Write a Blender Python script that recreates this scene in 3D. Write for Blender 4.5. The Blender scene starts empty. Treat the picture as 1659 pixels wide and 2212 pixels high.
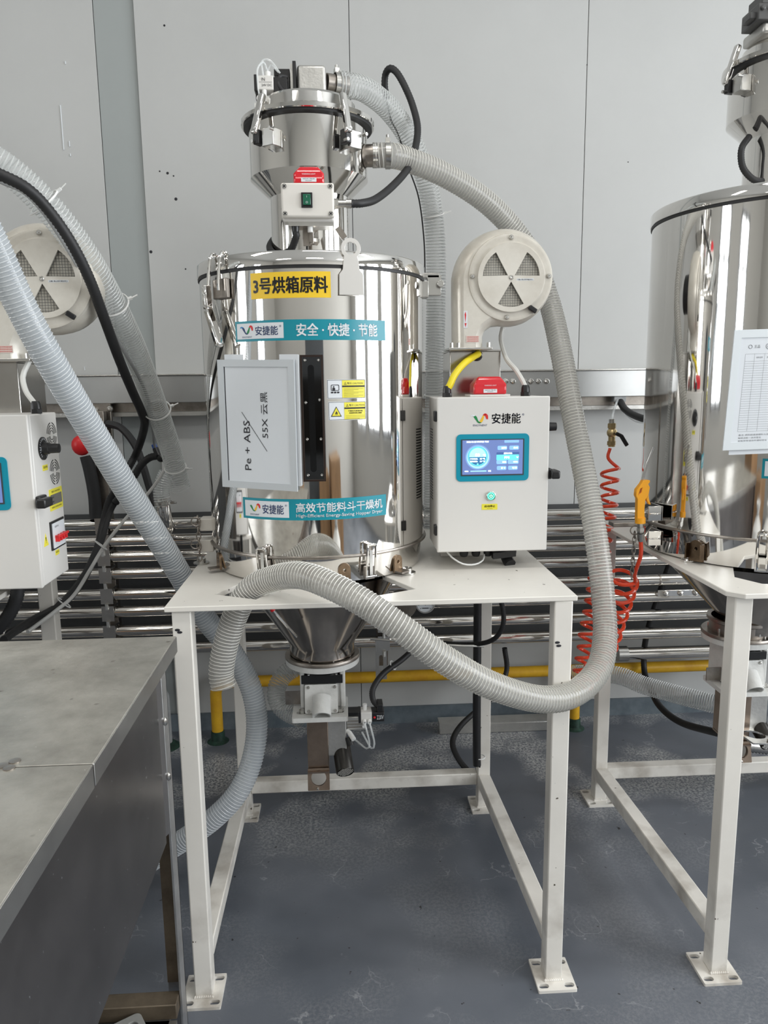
import bpy, bmesh, math, random
import numpy as np
from mathutils import Vector, Matrix
from mathutils.geometry import tessellate_polygon
random.seed(7)
SC = bpy.context.scene
COL = SC.collection
PI = math.pi
sin, cos, rad = math.sin, math.cos, math.radians

# ------------------------------------------------------------------ camera
FPX, PITCH, YAW, ROLL, EYE = 1637.06, .1685, .0543, -.0126, 1.45
Fw = Vector((sin(YAW)*cos(PITCH), cos(YAW)*cos(PITCH), -sin(PITCH)))
R0 = Vector((cos(YAW), -sin(YAW), 0)); U0 = R0.cross(Fw)
Rt = R0*cos(ROLL)+U0*sin(ROLL); Up = -R0*sin(ROLL)+U0*cos(ROLL)
cd = bpy.data.cameras.new('camera'); cam = bpy.data.objects.new('camera', cd); COL.objects.link(cam)
m = Matrix((Rt, Up, -Fw)).transposed().to_4x4(); m.translation = Vector((0, 0, EYE)); cam.matrix_world = m
cd.sensor_fit = 'VERTICAL'; cd.sensor_height = 36; cd.lens = FPX/2212*36; cd.clip_start = .02
SC.camera = cam

# ------------------------------------------------------------------ world, light, exposure
W = bpy.data.worlds.new('world'); SC.world = W; W.use_nodes = True
bg = W.node_tree.nodes['Background']; bg.inputs[0].default_value = (.86, .93, 1, 1); bg.inputs[1].default_value = .8
SC.view_settings.view_transform = 'Standard'; SC.view_settings.look = 'None'
SC.view_settings.exposure = 0.06; SC.view_settings.gamma = 1; SC.view_settings.use_curve_mapping = False

def area(name, loc, target, sx, sy, power, color=(1, 1, 1)):
    l = bpy.data.lights.new(name, 'AREA'); l.shape = 'RECTANGLE'; l.size = sx; l.size_y = sy; l.energy = power; l.color = color
    o = bpy.data.objects.new(name, l); COL.objects.link(o); o.location = loc
    o.rotation_euler = (Vector(target)-Vector(loc)).to_track_quat('-Z', 'Y').to_euler()
    return o
DAY = (.93, .965, 1)
for yy in (-2.5, -.7, 1.1):          # daylight in the three windows of the right-hand wall
    area('window_daylight', (4.93, yy, 2.15), (0, yy, 2.15), 1.3, 2.2, 112, DAY)
for yy in (-1.6, .4):                # two narrower windows in the left-hand wall
    area('window_daylight', (-4.43, yy, 2.1), (0, yy, 2.1), .8, 1.7, 26, DAY)
for xx in (-2.2, .3, 2.8):           # unseen ceiling lamps, added as fill light
    for yy in (-2.4, .6):
        area('ceiling_fill_light', (xx, yy, 4.1), (xx, yy, 0), 1.25, .3, 18, (1, .975, .93))

# ------------------------------------------------------------------ helpers
def ray(px, py): return Fw+Rt*((px-829.5)/FPX)-Up*((py-1106)/FPX)
def at(px, py, Y):
    d = ray(px, py); return Vector((0, 0, EYE))+d*(Y/d.y)
def atz(px, py, Z):
    d = ray(px, py); return Vector((0, 0, EYE))+d*((Z-EYE)/d.z)
def oncyl(px, py, c, r):
    d = ray(px, py); a = d.x*d.x+d.y*d.y; b = -2*(d.x*c[0]+d.y*c[1]); q = c[0]**2+c[1]**2-r*r
    t = (-b-math.sqrt(max(0, b*b-4*a*q)))/(2*a); p = Vector((0, 0, EYE))+d*t
    return math.atan2(p.x-c[0], -(p.y-c[1])), p.z      # angle from the -Y (front) side, towards +X

MT = {}
def mat(name, col, rough=.5, metal=0., noise=0., nscale=8., bump=0., bscale=60., emit=0., alpha=1., coat=0., col2=None, trans=0.):
    if name in MT: return MT[name]
    M = bpy.data.materials.new(name); M.use_nodes = True; MT[name] = M
    nt = M.node_tree; b = nt.nodes['Principled BSDF']
    b.inputs['Base Color'].default_value = (*col, 1); b.inputs['Roughness'].default_value = rough
    b.inputs['Metallic'].default_value = metal; b.inputs['Alpha'].default_value = alpha
    b.inputs['Coat Weight'].default_value = coat; b.inputs['Transmission Weight'].default_value = trans
    if emit: b.inputs['Emission Color'].default_value = (*col, 1); b.inputs['Emission Strength'].default_value = emit
    if noise or col2 or bump:
        tc = nt.nodes.new('ShaderNodeTexCoord')
        if noise or col2:
            n = nt.nodes.new('ShaderNodeTexNoise'); n.inputs['Scale'].default_value = nscale; n.inputs['Detail'].default_value = 6; n.inputs['Roughness'].default_value = .65
            nt.links.new(tc.outputs['Object'], n.inputs[0])
            cr = nt.nodes.new('ShaderNodeValToRGB'); cr.color_ramp.elements[0].position = .35; cr.color_ramp.elements[1].position = .68
            c2 = col2 or tuple(c*(1-noise) for c in col)
            cr.color_ramp.elements[0].color = (*col, 1); cr.color_ramp.elements[1].color = (*c2, 1)
            nt.links.new(n.outputs[0], cr.inputs[0]); nt.links.new(cr.outputs[0], b.inputs['Base Color'])
        if bump:
            n2 = nt.nodes.new('ShaderNodeTexNoise'); n2.inputs['Scale'].default_value = bscale; n2.inputs['Detail'].default_value = 3
            nt.links.new(tc.outputs['Object'], n2.inputs[0]); bp = nt.nodes.new('ShaderNodeBump'); bp.inputs['Strength'].default_value = bump; bp.inputs['Distance'].default_value = .01
            nt.links.new(n2.outputs[0], bp.inputs['Height']); nt.links.new(bp.outputs[0], b.inputs['Normal'])
    return M
chrome = mat('polished steel', (.79, .77, .74), .05, 1, bump=.035, bscale=5)
steel = mat('satin steel', (.66, .65, .62), .27, 1, noise=.2, nscale=9)
dsteel = mat('dull worn steel', (.42, .38, .34), .35, 1, noise=.4, nscale=16)
pipem = mat('polished pipe steel', (.78, .75, .71), .07, 1, bump=.04, bscale=4)
alu = mat('cast aluminium', (.62, .61, .58), .38, .85, noise=.18, nscale=14, bump=.08, bscale=120)
white = mat('cream stand paint', (.80, .77, .71), .34, noise=.07, nscale=5)
whiteb = mat('white cabinet paint', (.68, .665, .635), .38)
wcast = mat('white cast paint', (.80, .80, .77), .28, noise=.12, nscale=30, bump=.1, bscale=90)
cream = mat('blower dusty silver paint', (.74, .71, .64), .34, .2, col2=(.55, .51, .44), nscale=7)
black = mat('black plastic', (.012, .012, .013), .35)
rubber = mat('black rubber', (.015, .015, .016), .55)
red = mat('red lamp plastic', (.62, .01, .02), .12, coat=.6)
redp = mat('red plastic', (.72, .02, .025), .35)
coilm = mat('orange red polyurethane', (.95, .075, .02), .25, coat=.4)
orange = mat('orange gun plastic', (.93, .40, .015), .35)
yel = mat('yellow cable sleeve', (.85, .70, .02), .45)
yelpipe = mat('yellow gas pipe paint', (.72, .42, .02), .4, col2=(.58, .30, .015), nscale=14)
green = mat('green paint spill', (.02, .06, .04), .5, noise=.7, nscale=40)
brass = mat('brass', (.62, .48, .26), .3, 1)
grey = mat('grey pipe paint', (.36, .37, .37), .55, noise=.3, nscale=20)
stk_y = mat('yellow sticker', (.88, .58, .03), .4)
stk_w = mat('warning yellow print', (.80, .72, .06), .4)
teal = mat('teal print', (.005, .25, .32), .35)
paperw = mat('white sticker', (.72, .75, .78), .4)
paper = mat('white paper', (.66, .69, .72), .6)
frame_m = mat('grey document frame', (.52, .55, .57), .3)
ink = mat('black ink', (.015, .015, .02), .6)
navy = mat('navy print', (.01, .035, .13), .45)
pgreen = mat('green print', (.01, .22, .06), .45); pred = mat('red print', (.65, .02, .02), .45); pyel = mat('gold print', (.85, .50, .03), .45)
pblue = mat('blue print', (.01, .2, .5), .45)
wtie = mat('white nylon', (.82, .82, .80), .4)
cable_w = mat('white cable', (.66, .66, .63), .45)
clear = mat('clear tube', (.85, .88, .88), .08, alpha=.4)

def hosemat(name, col, alpha, rough=.16):
    return mat(name, col, rough, alpha=alpha)

SPLIT = {'screws': 'screw', 'bolts': 'bolt', 'bolt_row': 'bolt', 'flange_bolts': 'flange_bolt', 'port_screws': 'port_screw', 'base_bolts': 'base_bolt', 'cover_screws': 'cover_screw',
         'panel_screws': 'panel_screw', 'rivets': 'rivet', 'push_fittings': 'push_fitting', 'holding_bolts': 'holding_bolt', 'side_blocks': 'side_block', 'clamp_wires': 'clamp_wire',
         'dirt_marks': 'dirt_mark', 'paint_drips': 'paint_drip', 'valve_end_pieces': 'valve_end', 'catch_bases': 'catch_base', 'latch_pieces': 'latch_piece', 'air_tubes': 'air_tube'}
def overlay(M, col, scale, lo, hi, zr=None, detail=2.):
    nt = M.node_tree; b = nt.nodes['Principled BSDF']; N = nt.nodes.new; L = nt.links.new; inp = b.inputs['Base Color']
    tc = N('ShaderNodeTexCoord'); n = N('ShaderNodeTexNoise'); n.inputs['Scale'].default_value = scale; n.inputs['Detail'].default_value = detail; L(tc.outputs['Object'], n.inputs[0])
    r = N('ShaderNodeMapRange'); r.inputs[1].default_value = lo; r.inputs[2].default_value = hi; L(n.outputs[0], r.inputs[0]); f = r.outputs[0]
    if zr:
        sp = N('ShaderNodeSeparateXYZ'); L(tc.outputs['Object'], sp.inputs[0]); q = N('ShaderNodeMapRange'); q.inputs[1].default_value = zr[0]; q.inputs[2].default_value = zr[1]; q.inputs[3].default_value = 1; q.inputs[4].default_value = 0
        L(sp.outputs['Z'], q.inputs[0]); m = N('ShaderNodeMath'); m.operation = 'MULTIPLY'; L(f, m.inputs[0]); L(q.outputs[0], m.inputs[1]); f = m.outputs[0]
    x = N('ShaderNodeMix'); x.data_type = 'RGBA'; L(f, x.inputs[0]); x.inputs[7].default_value = (*col, 1)
    if inp.links: L(inp.links[0].from_socket, x.inputs[6])
    else: x.inputs[6].default_value = inp.default_value
    L(x.outputs[2], inp)
overlay(white, (.36, .32, .27), 11, .46, .72, (.02, .34), 5); overlay(white, (.10, .08, .06), 60, .75, .78)
class G:
    """collects faces; out() links them as one mesh object"""
    def __init__(s): s.v = []; s.f = []
    def add(s, vs, fs):
        k = len(s.v); s.v += [tuple(v) for v in vs]; s.f += [tuple(i+k for i in f) for f in fs]; return s
    def box(s, x0, x1, y0, y1, z0, z1):
        vs = [(x, y, z) for x in (x0, x1) for y in (y0, y1) for z in (z0, z1)]
        return s.add(vs, [(0, 1, 3, 2), (4, 6, 7, 5), (0, 4, 5, 1), (2, 3, 7, 6), (0, 2, 6, 4), (1, 5, 7, 3)])
    def obox(s, c, a, b, d):
        c, a, b, d = map(Vector, (c, a, b, d))
        vs = [c+a*i+b*j+d*k for i in (-1, 1) for j in (-1, 1) for k in (-1, 1)]
        return s.add(vs, [(0, 1, 3, 2), (4, 6, 7, 5), (0, 4, 5, 1), (2, 3, 7, 6), (0, 2, 6, 4), (1, 5, 7, 3)])
    def bar(s, p, q, w, h, up=(0, 0, 1)):
        p, q = Vector(p), Vector(q); d = (q-p); u = Vector(up); x = d.cross(u).normalized(); y = x.cross(d).normalized()
        return s.obox((p+q)/2, d/2, x*w/2, y*h/2)
    def tube(s, pts, r, n=12, rf=None, closed=False, caps=True):
        pts = [Vector(p) for p in pts]; N = len(pts); vs = []; fs = []
        t = (pts[1]-pts[0]).normalized(); a = Vector((0, 0, 1)) if abs(t.z) < .9 else Vector((1, 0, 0)); u = (a-t*a.dot(t)).normalized()
        for i, p in enumerate(pts):
            if closed: t = (pts[(i+1) % N]-pts[i-1]).normalized()
            else: t = (pts[min(i+1, N-1)]-pts[max(i-1, 0)]).normalized()
            u = (u-t*u.dot(t)).normalized(); w = t.cross(u); rr = rf(i) if rf else r
            vs += [p+(u*cos(2*PI*k/n)+w*sin(2*PI*k/n))*rr for k in range(n)]
        for i in range(N if closed else N-1):
            j = (i+1) % N
            fs += [(i*n+k, i*n+(k+1) % n, j*n+(k+1) % n, j*n+k) for k in range(n)]
        if caps and not closed: fs += [tuple(range(n-1, -1, -1)), tuple((N-1)*n+k for k in range(n))]
        return s.add(vs, fs)
    def cyl(s, p, q, r, r2=None, n=24): return s.tube([p, q], r, n, rf=lambda i: r if i == 0 else (r if r2 is None else r2))
    def lathe(s, o, prof, n=48, ax=(0, 0, 1), a0=0, a1=2*PI):
        o = Vector(o); ax = Vector(ax).normalized(); u = Vector((1, 0, 0)) if abs(ax.x) < .9 else Vector((0, 1, 0)); u = (u-ax*u.dot(ax)).normalized(); w = ax.cross(u)
        full = abs(a1-a0-2*PI) < 1e-6; m = n if full else n+1; vs = []; fs = []
        for r, z in prof:
            r = max(r, 1e-5)
            vs += [o+ax*z+(u*cos(a0+(a1-a0)*k/n)+w*sin(a0+(a1-a0)*k/n))*r for k in range(m)]
        for i in range(len(prof)-1):
            for k in range(n):
                l = (k+1) % m; fs.append((i*m+k, i*m+l, (i+1)*m+l, (i+1)*m+k))
        return s.add(vs, fs)
    def ring(s, c, R, r, ax=(0, 0, 1), n=24, m=6):
        c = Vector(c); ax = Vector(ax).normalized(); u = ax.orthogonal().normalized(); w = ax.cross(u)
        return s.tube([c+(u*cos(2*PI*k/n)+w*sin(2*PI*k/n))*R for k in range(n)], r, m, closed=True)
    def ball(s, c, r, n=12, sc=(1, 1, 1)):
        k = len(s.v); s.lathe((0, 0, 0), [(r*sin(PI*i/8), -r*cos(PI*i/8)) for i in range(9)], n)
        for i in range(k, len(s.v)):
            v = s.v[i]; s.v[i] = (c[0]+v[0]*sc[0], c[1]+v[1]*sc[1], c[2]+v[2]*sc[2])
        return s
    def plate(s, loops, fr, t):
        """loops: outer + holes in (u,v); fr maps (u,v,w) to a point; thickness along w from 0 to t"""
        L = [[Vector((p[0], p[1], 0)) for p in lp] for lp in loops]; tri = tessellate_polygon(L); flat = [p for lp in L for p in lp]; n = len(flat)
        vs = [fr(p.x, p.y, t) for p in flat]; fs = []
        for a, b, c in tri:
            A, B, Cc = flat[a], flat[b], flat[c]
            if (B-A).cross(Cc-A).z < 0: a, b, c = a, c, b
            fs.append((a, b, c))
        if t:
            vs += [fr(p.x, p.y, 0) for p in flat]; fs += [(c+n, b+n, a+n) for a, b, c in fs]; k = 0
            for l in L:
                for j in range(len(l)):
                    a, b = k+j, k+(j+1) % len(l); fs.append((a, a+n, b+n, b))
                k += len(l)
        return s.add(vs, fs)
    def patch(s, fr, u0, u1, v0, v1, w, n=1):
        vs = [fr(u0+(u1-u0)*i/n, v, w) for i in range(n+1) for v in (v0, v1)]
        return s.add(vs, [(2*i, 2*i+2, 2*i+3, 2*i+1) for i in range(n)])
    def text(s, txt, fr, u, v, h, width=None, w=.0006, bold=0., align='C', rot=0):
        cu = bpy.data.curves.new('t', 'FONT'); cu.body = txt; cu.fill_mode = 'FRONT'; cu.resolution_u = 2; cu.size = 1
        ob = bpy.data.objects.new('t', cu); me = bpy.data.meshes.new_from_object(ob)
        P = [x.co.copy() for x in me.vertices]; Fc = [tuple(p.vertices) for p in me.polygons]
        bpy.data.objects.remove(ob); bpy.data.curves.remove(cu); bpy.data.meshes.remove(me)
        if not P: return s
        x0, x1 = min(p.x for p in P), max(p.x for p in P); y0, y1 = min(p.y for p in P), max(p.y for p in P)
        sy = h/max(y1-y0, 1e-6); sx = sy if width is None else width/max(x1-x0, 1e-6)
        ox = (x0+x1)/2 if align == 'C' else x0
        for dx, dy in (((0, 0),) if not bold else ((-1, -.7), (1, -.7), (-1, .7), (1, .7), (0, 0))):
            out = []
            for p in P:
                a, b = (p.x-ox+dx*bold)*sx, (p.y-(y0+y1)/2+dy*bold)*sy
                if rot == 90: a, b = -b, a
                out.append(fr(u+a, v+b, w))
            s.add(out, Fc)
        return s
    def islands(s):
        par = list(range(len(s.v)))
        def find(i):
            while par[i] != i: par[i] = par[par[i]]; i = par[i]
            return i
        for f in s.f:
            a = find(f[0])
            for i in f[1:]:
                b = find(i)
                if a != b: par[b] = a
        D = {}
        for f in s.f: D.setdefault(find(f[0]), []).append(f)
        res = []
        for fs in D.values():
            idx = sorted({i for f in fs for i in f}); mp = {j: i for i, j in enumerate(idx)}
            g = G(); g.v = [s.v[i] for i in idx]; g.f = [tuple(mp[i] for i in f) for f in fs]; res.append(g)
        return res
    def out(s, name, M, parent=None, label=None, bevel=0, smooth=True, ang=38, kind=None, loc=None, bseg=2):
        if name in SPLIT and kind is None:
            r = [g.out(SPLIT[name], M, parent, bevel=bevel, smooth=smooth, ang=ang, bseg=bseg) for g in s.islands()]; return r[0]
        base = Vector(loc) if loc is not None else (parent['_b'] if parent is not None and '_b' in parent else (0, 0, 0))
        base = Vector(base); me = bpy.data.meshes.new(name)
        me.from_pydata([(v[0]-base.x, v[1]-base.y, v[2]-base.z) for v in s.v], [], s.f); me.validate(); me.update()
        bm = bmesh.new(); bm.from_mesh(me); bmesh.ops.recalc_face_normals(bm, faces=bm.faces); bm.to_mesh(me); bm.free()
        if smooth: me.shade_smooth(); me.set_sharp_from_angle(angle=rad(ang))
        me.materials.append(M); o = bpy.data.objects.new(name, me); COL.objects.link(o)
        if parent is not None: o.parent = parent
        else: o.location = base
        BASE[o.name] = tuple(base); o['_b'] = tuple(base)
        if bevel:
            b = o.modifiers.new('bevel', 'BEVEL'); b.width = bevel; b.segments = bseg; b.limit_method = 'ANGLE'; b.angle_limit = rad(40)
        if label: o['label'] = label
        if kind: o['kind'] = kind
        return o
BASE = {}
def thing(name, label, cat, loc, group=None):
    o = bpy.data.objects.new(name, None); COL.objects.link(o); o.empty_display_size = .05; o.location = loc; o['_b'] = tuple(loc)
    o['label'] = label; o['category'] = cat
    if group: o['group'] = group
    return o
def tag(o, label, cat, group=None):
    o['label'] = label; o['category'] = cat
    if group: o['group'] = group
    return o
def struct(g, name, M, **k):
    o = g.out(name, M, **k); o['kind'] = 'structure'; return o
def plane_fr(o, u=(1, 0, 0), v=(0, 0, 1)):
    o, u, v = Vector(o), Vector(u), Vector(v); w = u.cross(v).normalized()
    return lambda a, b, c=0: o+u*a+v*b+w*c
def cyl_fr(c, r):      # u = arc length from the front, v = z, w = outwards
    return lambda a, b, w=0: Vector((c[0]+(r+w)*sin(a/r), c[1]-(r+w)*cos(a/r), b))
def catmull(P, step=.006):
    P = [Vector(p) for p in P]; P = [P[0]*2-P[1]]+P+[P[-1]*2-P[-2]]; out = []
    for i in range(1, len(P)-2):
        a, b, c, d = P[i-1:i+3]; n = max(2, int((c-b).length/step))
        for k in range(n):
            t = k/n; out.append(.5*((2*b)+(c-a)*t+(2*a-5*b+4*c-d)*t*t+(3*b-a-3*c+d)*t**3))
    out.append(P[-2]); return out
def resample(pts, step):
    out = [pts[0]]; acc = 0
    for a, b in zip(pts, pts[1:]):
        L = (b-a).length; 
        while acc+L >= step:
            t = (step-acc)/L; a = a.lerp(b, t); out.append(a); L = (b-a).length; acc = 0
        acc += L
    return out
def rrect(x0, x1, y0, y1, r, n=5):
    o = []
    for cx, cy, a in ((x1-r, y0+r, -90), (x1-r, y1-r, 0), (x0+r, y1-r, 90), (x0+r, y0+r, 180)):
        o += [(cx+r*cos(rad(a+90*k/n)), cy+r*sin(rad(a+90*k/n))) for k in range(n+1)]
    return o
def circ(cx, cy, r, n=24): return [(cx+r*cos(2*PI*k/n), cy+r*sin(2*PI*k/n)) for k in range(n)]
def screw(g, p, ax, r=.004, h=.003):
    p = Vector(p); ax = Vector(ax).normalized(); g.lathe(p, [(r, 0), (r, h*.5), (r*.75, h), (r*.3, h*1.05), (1e-4, h*.7)], 10, ax)

def hose(name, label, pts, r, pitch, M, ribM, cat='hose', rib=.0016, n=20, turns_sides=14, loc=None, group=None, ribbed=True):
    """clear hose: a thin wall plus a wire spiral wound along it"""
    pth = catmull(pts, .006); b = pth[-1] if loc is None else loc
    root = thing(name, label, cat, tuple(b), group)
    p2 = resample(pth, pitch/3)
    G().tube(p2, r, n, rf=lambda i: r*(1+.012*cos(2*PI*i/3)), caps=False).out('hose_wall', M, root)
    # spiral
    t = (pth[1]-pth[0]).normalized(); a = Vector((0, 0, 1)) if abs(t.z) < .9 else Vector((1, 0, 0)); u = (a-t*a.dot(t)).normalized()
    fine = resample(pth, pitch/turns_sides); hp = []
    for i, p in enumerate(fine):
        t = (fine[min(i+1, len(fine)-1)]-fine[max(i-1, 0)]).normalized(); u = (u-t*u.dot(t)).normalized(); w = t.cross(u); an = 2*PI*i/turns_sides
        hp.append(p+(u*cos(an)+w*sin(an))*(r+.0004))
    o = G().tube(hp, rib, 4).out('reinforcing_spiral', ribM, root)
    return root, pth
def conduit(name, label, pts, r, pitch=.006, M=None, cat='cable', depth=.12, n=12, group=None):
    p2 = resample(catmull(pts, .004), pitch/2)
    o = G().tube(p2, r, n, rf=lambda i: r*(1-depth*(i % 2))).out(name, M or rubber, loc=tuple(p2[-1]), ang=80)
    return tag(o, label, cat, group)
def cable(name, label, pts, r, M, cat='cable', group=None, n=8):
    p2 = catmull(pts, .01); o = G().tube(p2, r, n).out(name, M, loc=tuple(p2[-1]))
    return tag(o, label, cat, group)
def tie(path_pt, tang, r, parent, out_dir=(1, 0, .3), off=(0, 0, 0)):
    c = Vector(path_pt)+Vector(off); t = Vector(tang).normalized(); g = G(); u = t.orthogonal().normalized(); w = t.cross(u)
    g.tube([c+(u*cos(2*PI*k/28)+w*sin(2*PI*k/28))*(r+.002) for k in range(28)], .0022, 6, closed=True)
    d = Vector(out_dir); d = (d-t*d.dot(t)).normalized(); g.bar(c+d*(r+.001), c+d*(r+.012), .007, .006, t); g.bar(c+d*(r+.012), c+d*(r+.026)+Vector((0, 0, .002)), .0035, .002, t)
    g.out('cable_tie', wtie, parent)

# ------------------------------------------------------------------ setting
WY = 3.08; XL, XR, YB, ZC = -4.5, 5.0, -4.2, 4.2
def floor_mat():
    M = bpy.data.materials.new('epoxy floor'); M.use_nodes = True; nt = M.node_tree; b = nt.nodes['Principled BSDF']; N = nt.nodes.new; Lk = nt.links.new
    tc = N('ShaderNodeTexCoord')
    n1 = N('ShaderNodeTexNoise'); n1.inputs['Scale'].default_value = 1.7; n1.inputs['Detail'].default_value = 5; Lk(tc.outputs['Object'], n1.inputs[0])
    r1 = N('ShaderNodeValToRGB'); r1.color_ramp.elements[0].color = (.088, .100, .120, 1); r1.color_ramp.elements[1].color = (.150, .162, .185, 1); r1.color_ramp.elements[0].position = .35; r1.color_ramp.elements[1].position = .65
    Lk(n1.outputs[0], r1.inputs[0])
    # worn speckled patches near the wall
    n2 = N('ShaderNodeTexNoise'); n2.inputs['Scale'].default_value = 3.0; n2.inputs['Detail'].default_value = 3; Lk(tc.outputs['Object'], n2.inputs[0])
    n3 = N('ShaderNodeTexNoise'); n3.inputs['Scale'].default_value = 110; n3.inputs['Detail'].default_value = 4; n3.inputs['Roughness'].default_value = .8; Lk(tc.outputs['Object'], n3.inputs[0])
    r2 = N('ShaderNodeValToRGB'); r2.color_ramp.elements[0].position = .47; r2.color_ramp.elements[1].position = .58; Lk(n2.outputs[0], r2.inputs[0])
    r3 = N('ShaderNodeValToRGB'); r3.color_ramp.elements[0].position = .44; r3.color_ramp.elements[1].position = .58; Lk(n3.outputs[0], r3.inputs[0])
    sp = N('ShaderNodeSeparateXYZ'); Lk(tc.outputs['Object'], sp.inputs[0])
    mr = N('ShaderNodeMapRange'); mr.inputs[1].default_value = 2.1; mr.inputs[2].default_value = 2.65; mr.inputs[3].default_value = .12; mr.inputs[4].default_value = 1; Lk(sp.outputs['Y'], mr.inputs[0])
    m1 = N('ShaderNodeMath'); m1.operation = 'MULTIPLY'; Lk(r2.outputs[0], m1.inputs[0]); Lk(r3.outputs[0], m1.inputs[1])
    m2 = N('ShaderNodeMath'); m2.operation = 'MULTIPLY'; Lk(m1.outputs[0], m2.inputs[0]); Lk(mr.outputs[0], m2.inputs[1])
    mx = N('ShaderNodeMix'); mx.data_type = 'RGBA'; Lk(m2.outputs[0], mx.inputs[0]); Lk(r1.outputs[0], mx.inputs[6]); mx.inputs[7].default_value = (.50, .50, .49, 1)
    # scratches
    vo = N('ShaderNodeTexVoronoi'); vo.feature = 'DISTANCE_TO_EDGE'; vo.inputs['Scale'].default_value = 3.1
    wn = N('ShaderNodeTexNoise'); wn.inputs['Scale'].default_value = 2; wn.inputs['Detail'].default_value = 8
    Lk(tc.outputs['Object'], wn.inputs[0]); Lk(wn.outputs['Color'], vo.inputs['Vector'])
    vr = N('ShaderNodeValToRGB'); vr.color_ramp.elements[0].color = (1, 1, 1, 1); vr.color_ramp.elements[1].color = (0, 0, 0, 1); vr.color_ramp.elements[1].position = .008; Lk(vo.outputs[0], vr.inputs[0])
    n5 = N('ShaderNodeTexNoise'); n5.inputs['Scale'].default_value = 6; Lk(tc.outputs['Object'], n5.inputs[0])
    r5 = N('ShaderNodeValToRGB'); r5.color_ramp.elements[0].position = .5; r5.color_ramp.elements[1].position = .6; Lk(n5.outputs[0], r5.inputs[0])
    m5 = N('ShaderNodeMath'); m5.operation = 'MULTIPLY'; Lk(vr.outputs[0], m5.inputs[0]); Lk(r5.outputs[0], m5.inputs[1])
    m6 = N('ShaderNodeMath'); m6.operation = 'MULTIPLY'; m6.inputs[1].default_value = .4; Lk(m5.outputs[0], m6.inputs[0])
    mx2 = N('ShaderNodeMix'); mx2.data_type = 'RGBA'; Lk(m6.outputs[0], mx2.inputs[0]); Lk(mx.outputs[2], mx2.inputs[6]); mx2.inputs[7].default_value = (.45, .46, .47, 1)
    # tiny dark dirt dots
    n4 = N('ShaderNodeTexNoise'); n4.inputs['Scale'].default_value = 45; n4.inputs['Detail'].default_value = 2; Lk(tc.outputs['Object'], n4.inputs[0])
    r4 = N('ShaderNodeValToRGB'); r4.color_ramp.elements[0].position = .73; r4.color_ramp.elements[1].position = .76; Lk(n4.outputs[0], r4.inputs[0])
    mx3 = N('ShaderNodeMix'); mx3.data_type = 'RGBA'; Lk(r4.outputs[0], mx3.inputs[0]); Lk(mx2.outputs[2], mx3.inputs[6]); mx3.inputs[7].default_value = (.03, .03, .03, 1)
    Lk(mx3.outputs[2], b.inputs['Base Color'])
    rr = N('ShaderNodeMapRange'); rr.inputs[3].default_value = .32; rr.inputs[4].default_value = .55; Lk(n1.outputs[0], rr.inputs[0]); Lk(rr.outputs[0], b.inputs['Roughness'])
    bp = N('ShaderNodeBump'); bp.inputs['Strength'].default_value = .12; bp.inputs['Distance'].default_value = .004; Lk(n3.outputs[0], bp.inputs['Height']); Lk(bp.outputs[0], b.inputs['Normal'])
    return M
struct(G().box(XL-.2, XR+.2, YB-.2, WY+.2, -.1, 0), 'floor', floor_mat(), smooth=False)
wallm = mat('light grey wall panel', (.50, .505, .495), .5, noise=.06, nscale=1.6)
walld = mat('grey green wall panel', (.335, .36, .355), .5, noise=.05, nscale=2)  # darker grey-green tone of the one narrow panel
jointm = mat('panel joint sealant', (.33, .34, .335), .8)
roomw = mat('room wall paint', (.50, .49, .46), .7); ceilm = mat('ceiling panel', (.72, .72, .70), .7)
back = struct(G().box(XL-.2, XR+.2, WY+.03, WY+.2, 0, ZC), 'wall_back', jointm, smooth=False)
def wx(px, py): return at(px, py, WY).x
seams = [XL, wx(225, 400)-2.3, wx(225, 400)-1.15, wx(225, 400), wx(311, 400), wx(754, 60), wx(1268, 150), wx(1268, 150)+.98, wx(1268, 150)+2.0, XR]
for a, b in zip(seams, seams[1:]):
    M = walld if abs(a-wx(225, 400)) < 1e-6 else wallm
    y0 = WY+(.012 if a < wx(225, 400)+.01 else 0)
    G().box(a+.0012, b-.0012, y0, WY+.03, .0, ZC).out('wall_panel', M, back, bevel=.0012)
marks = G()
for px, py, s in ((380, 430, .006), (326, 544, .006), (362, 374, .005), (345, 370, .003), (375, 380, .003), (401, 581, .003), (1268, 140, .002), (355, 55, .004), (1357, 350, .002)):
    p = at(px, py, WY); marks.lathe((p.x, WY, p.z), [(s, 0), (s*.8, -.0015), (1e-4, -.002)], 10, (0, 1, 0))
marks.out('dirt_marks', ink, back)
drip = G()
for px, y0, y1 in ((132, 225, 322), (148, 303, 315), (150, 330, 336), (139, 130, 136), (181, 792, 800)):
    a, b = at(px, y0, WY), at(px, y1, WY); drip.obox(((a.x+b.x)/2, WY+.011, (a.z+b.z)/2), (.0015, 0, 0), (0, .002, 0), (0, 0, (a.z-b.z)/2))
drip.out('paint_drips', paperw, back)
struct(G().box(XL, XR, WY-.012, WY+.001, 0, .075), 'baseboard_back', mat('skirting floor paint', (.085, .11, .13), .5, col2=(.16, .19, .21), nscale=12), smooth=False)
def wall_with_windows(name, X, wins):
    g = G(); ys = [YB-.2]; x0, x1 = (X, X+.2) if X > 0 else (X-.2, X)
    y = YB-.2
    for c, w, z0, z1 in wins:
        g.box(x0, x1, y, c-w/2, 0, ZC); g.box(x0, x1, c-w/2, c+w/2, 0, z0); g.box(x0, x1, c-w/2, c+w/2, z1, ZC); y = c+w/2
    g.box(x0, x1, y, WY+.2, 0, ZC); return struct(g, name, roomw, smooth=False)
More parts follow.
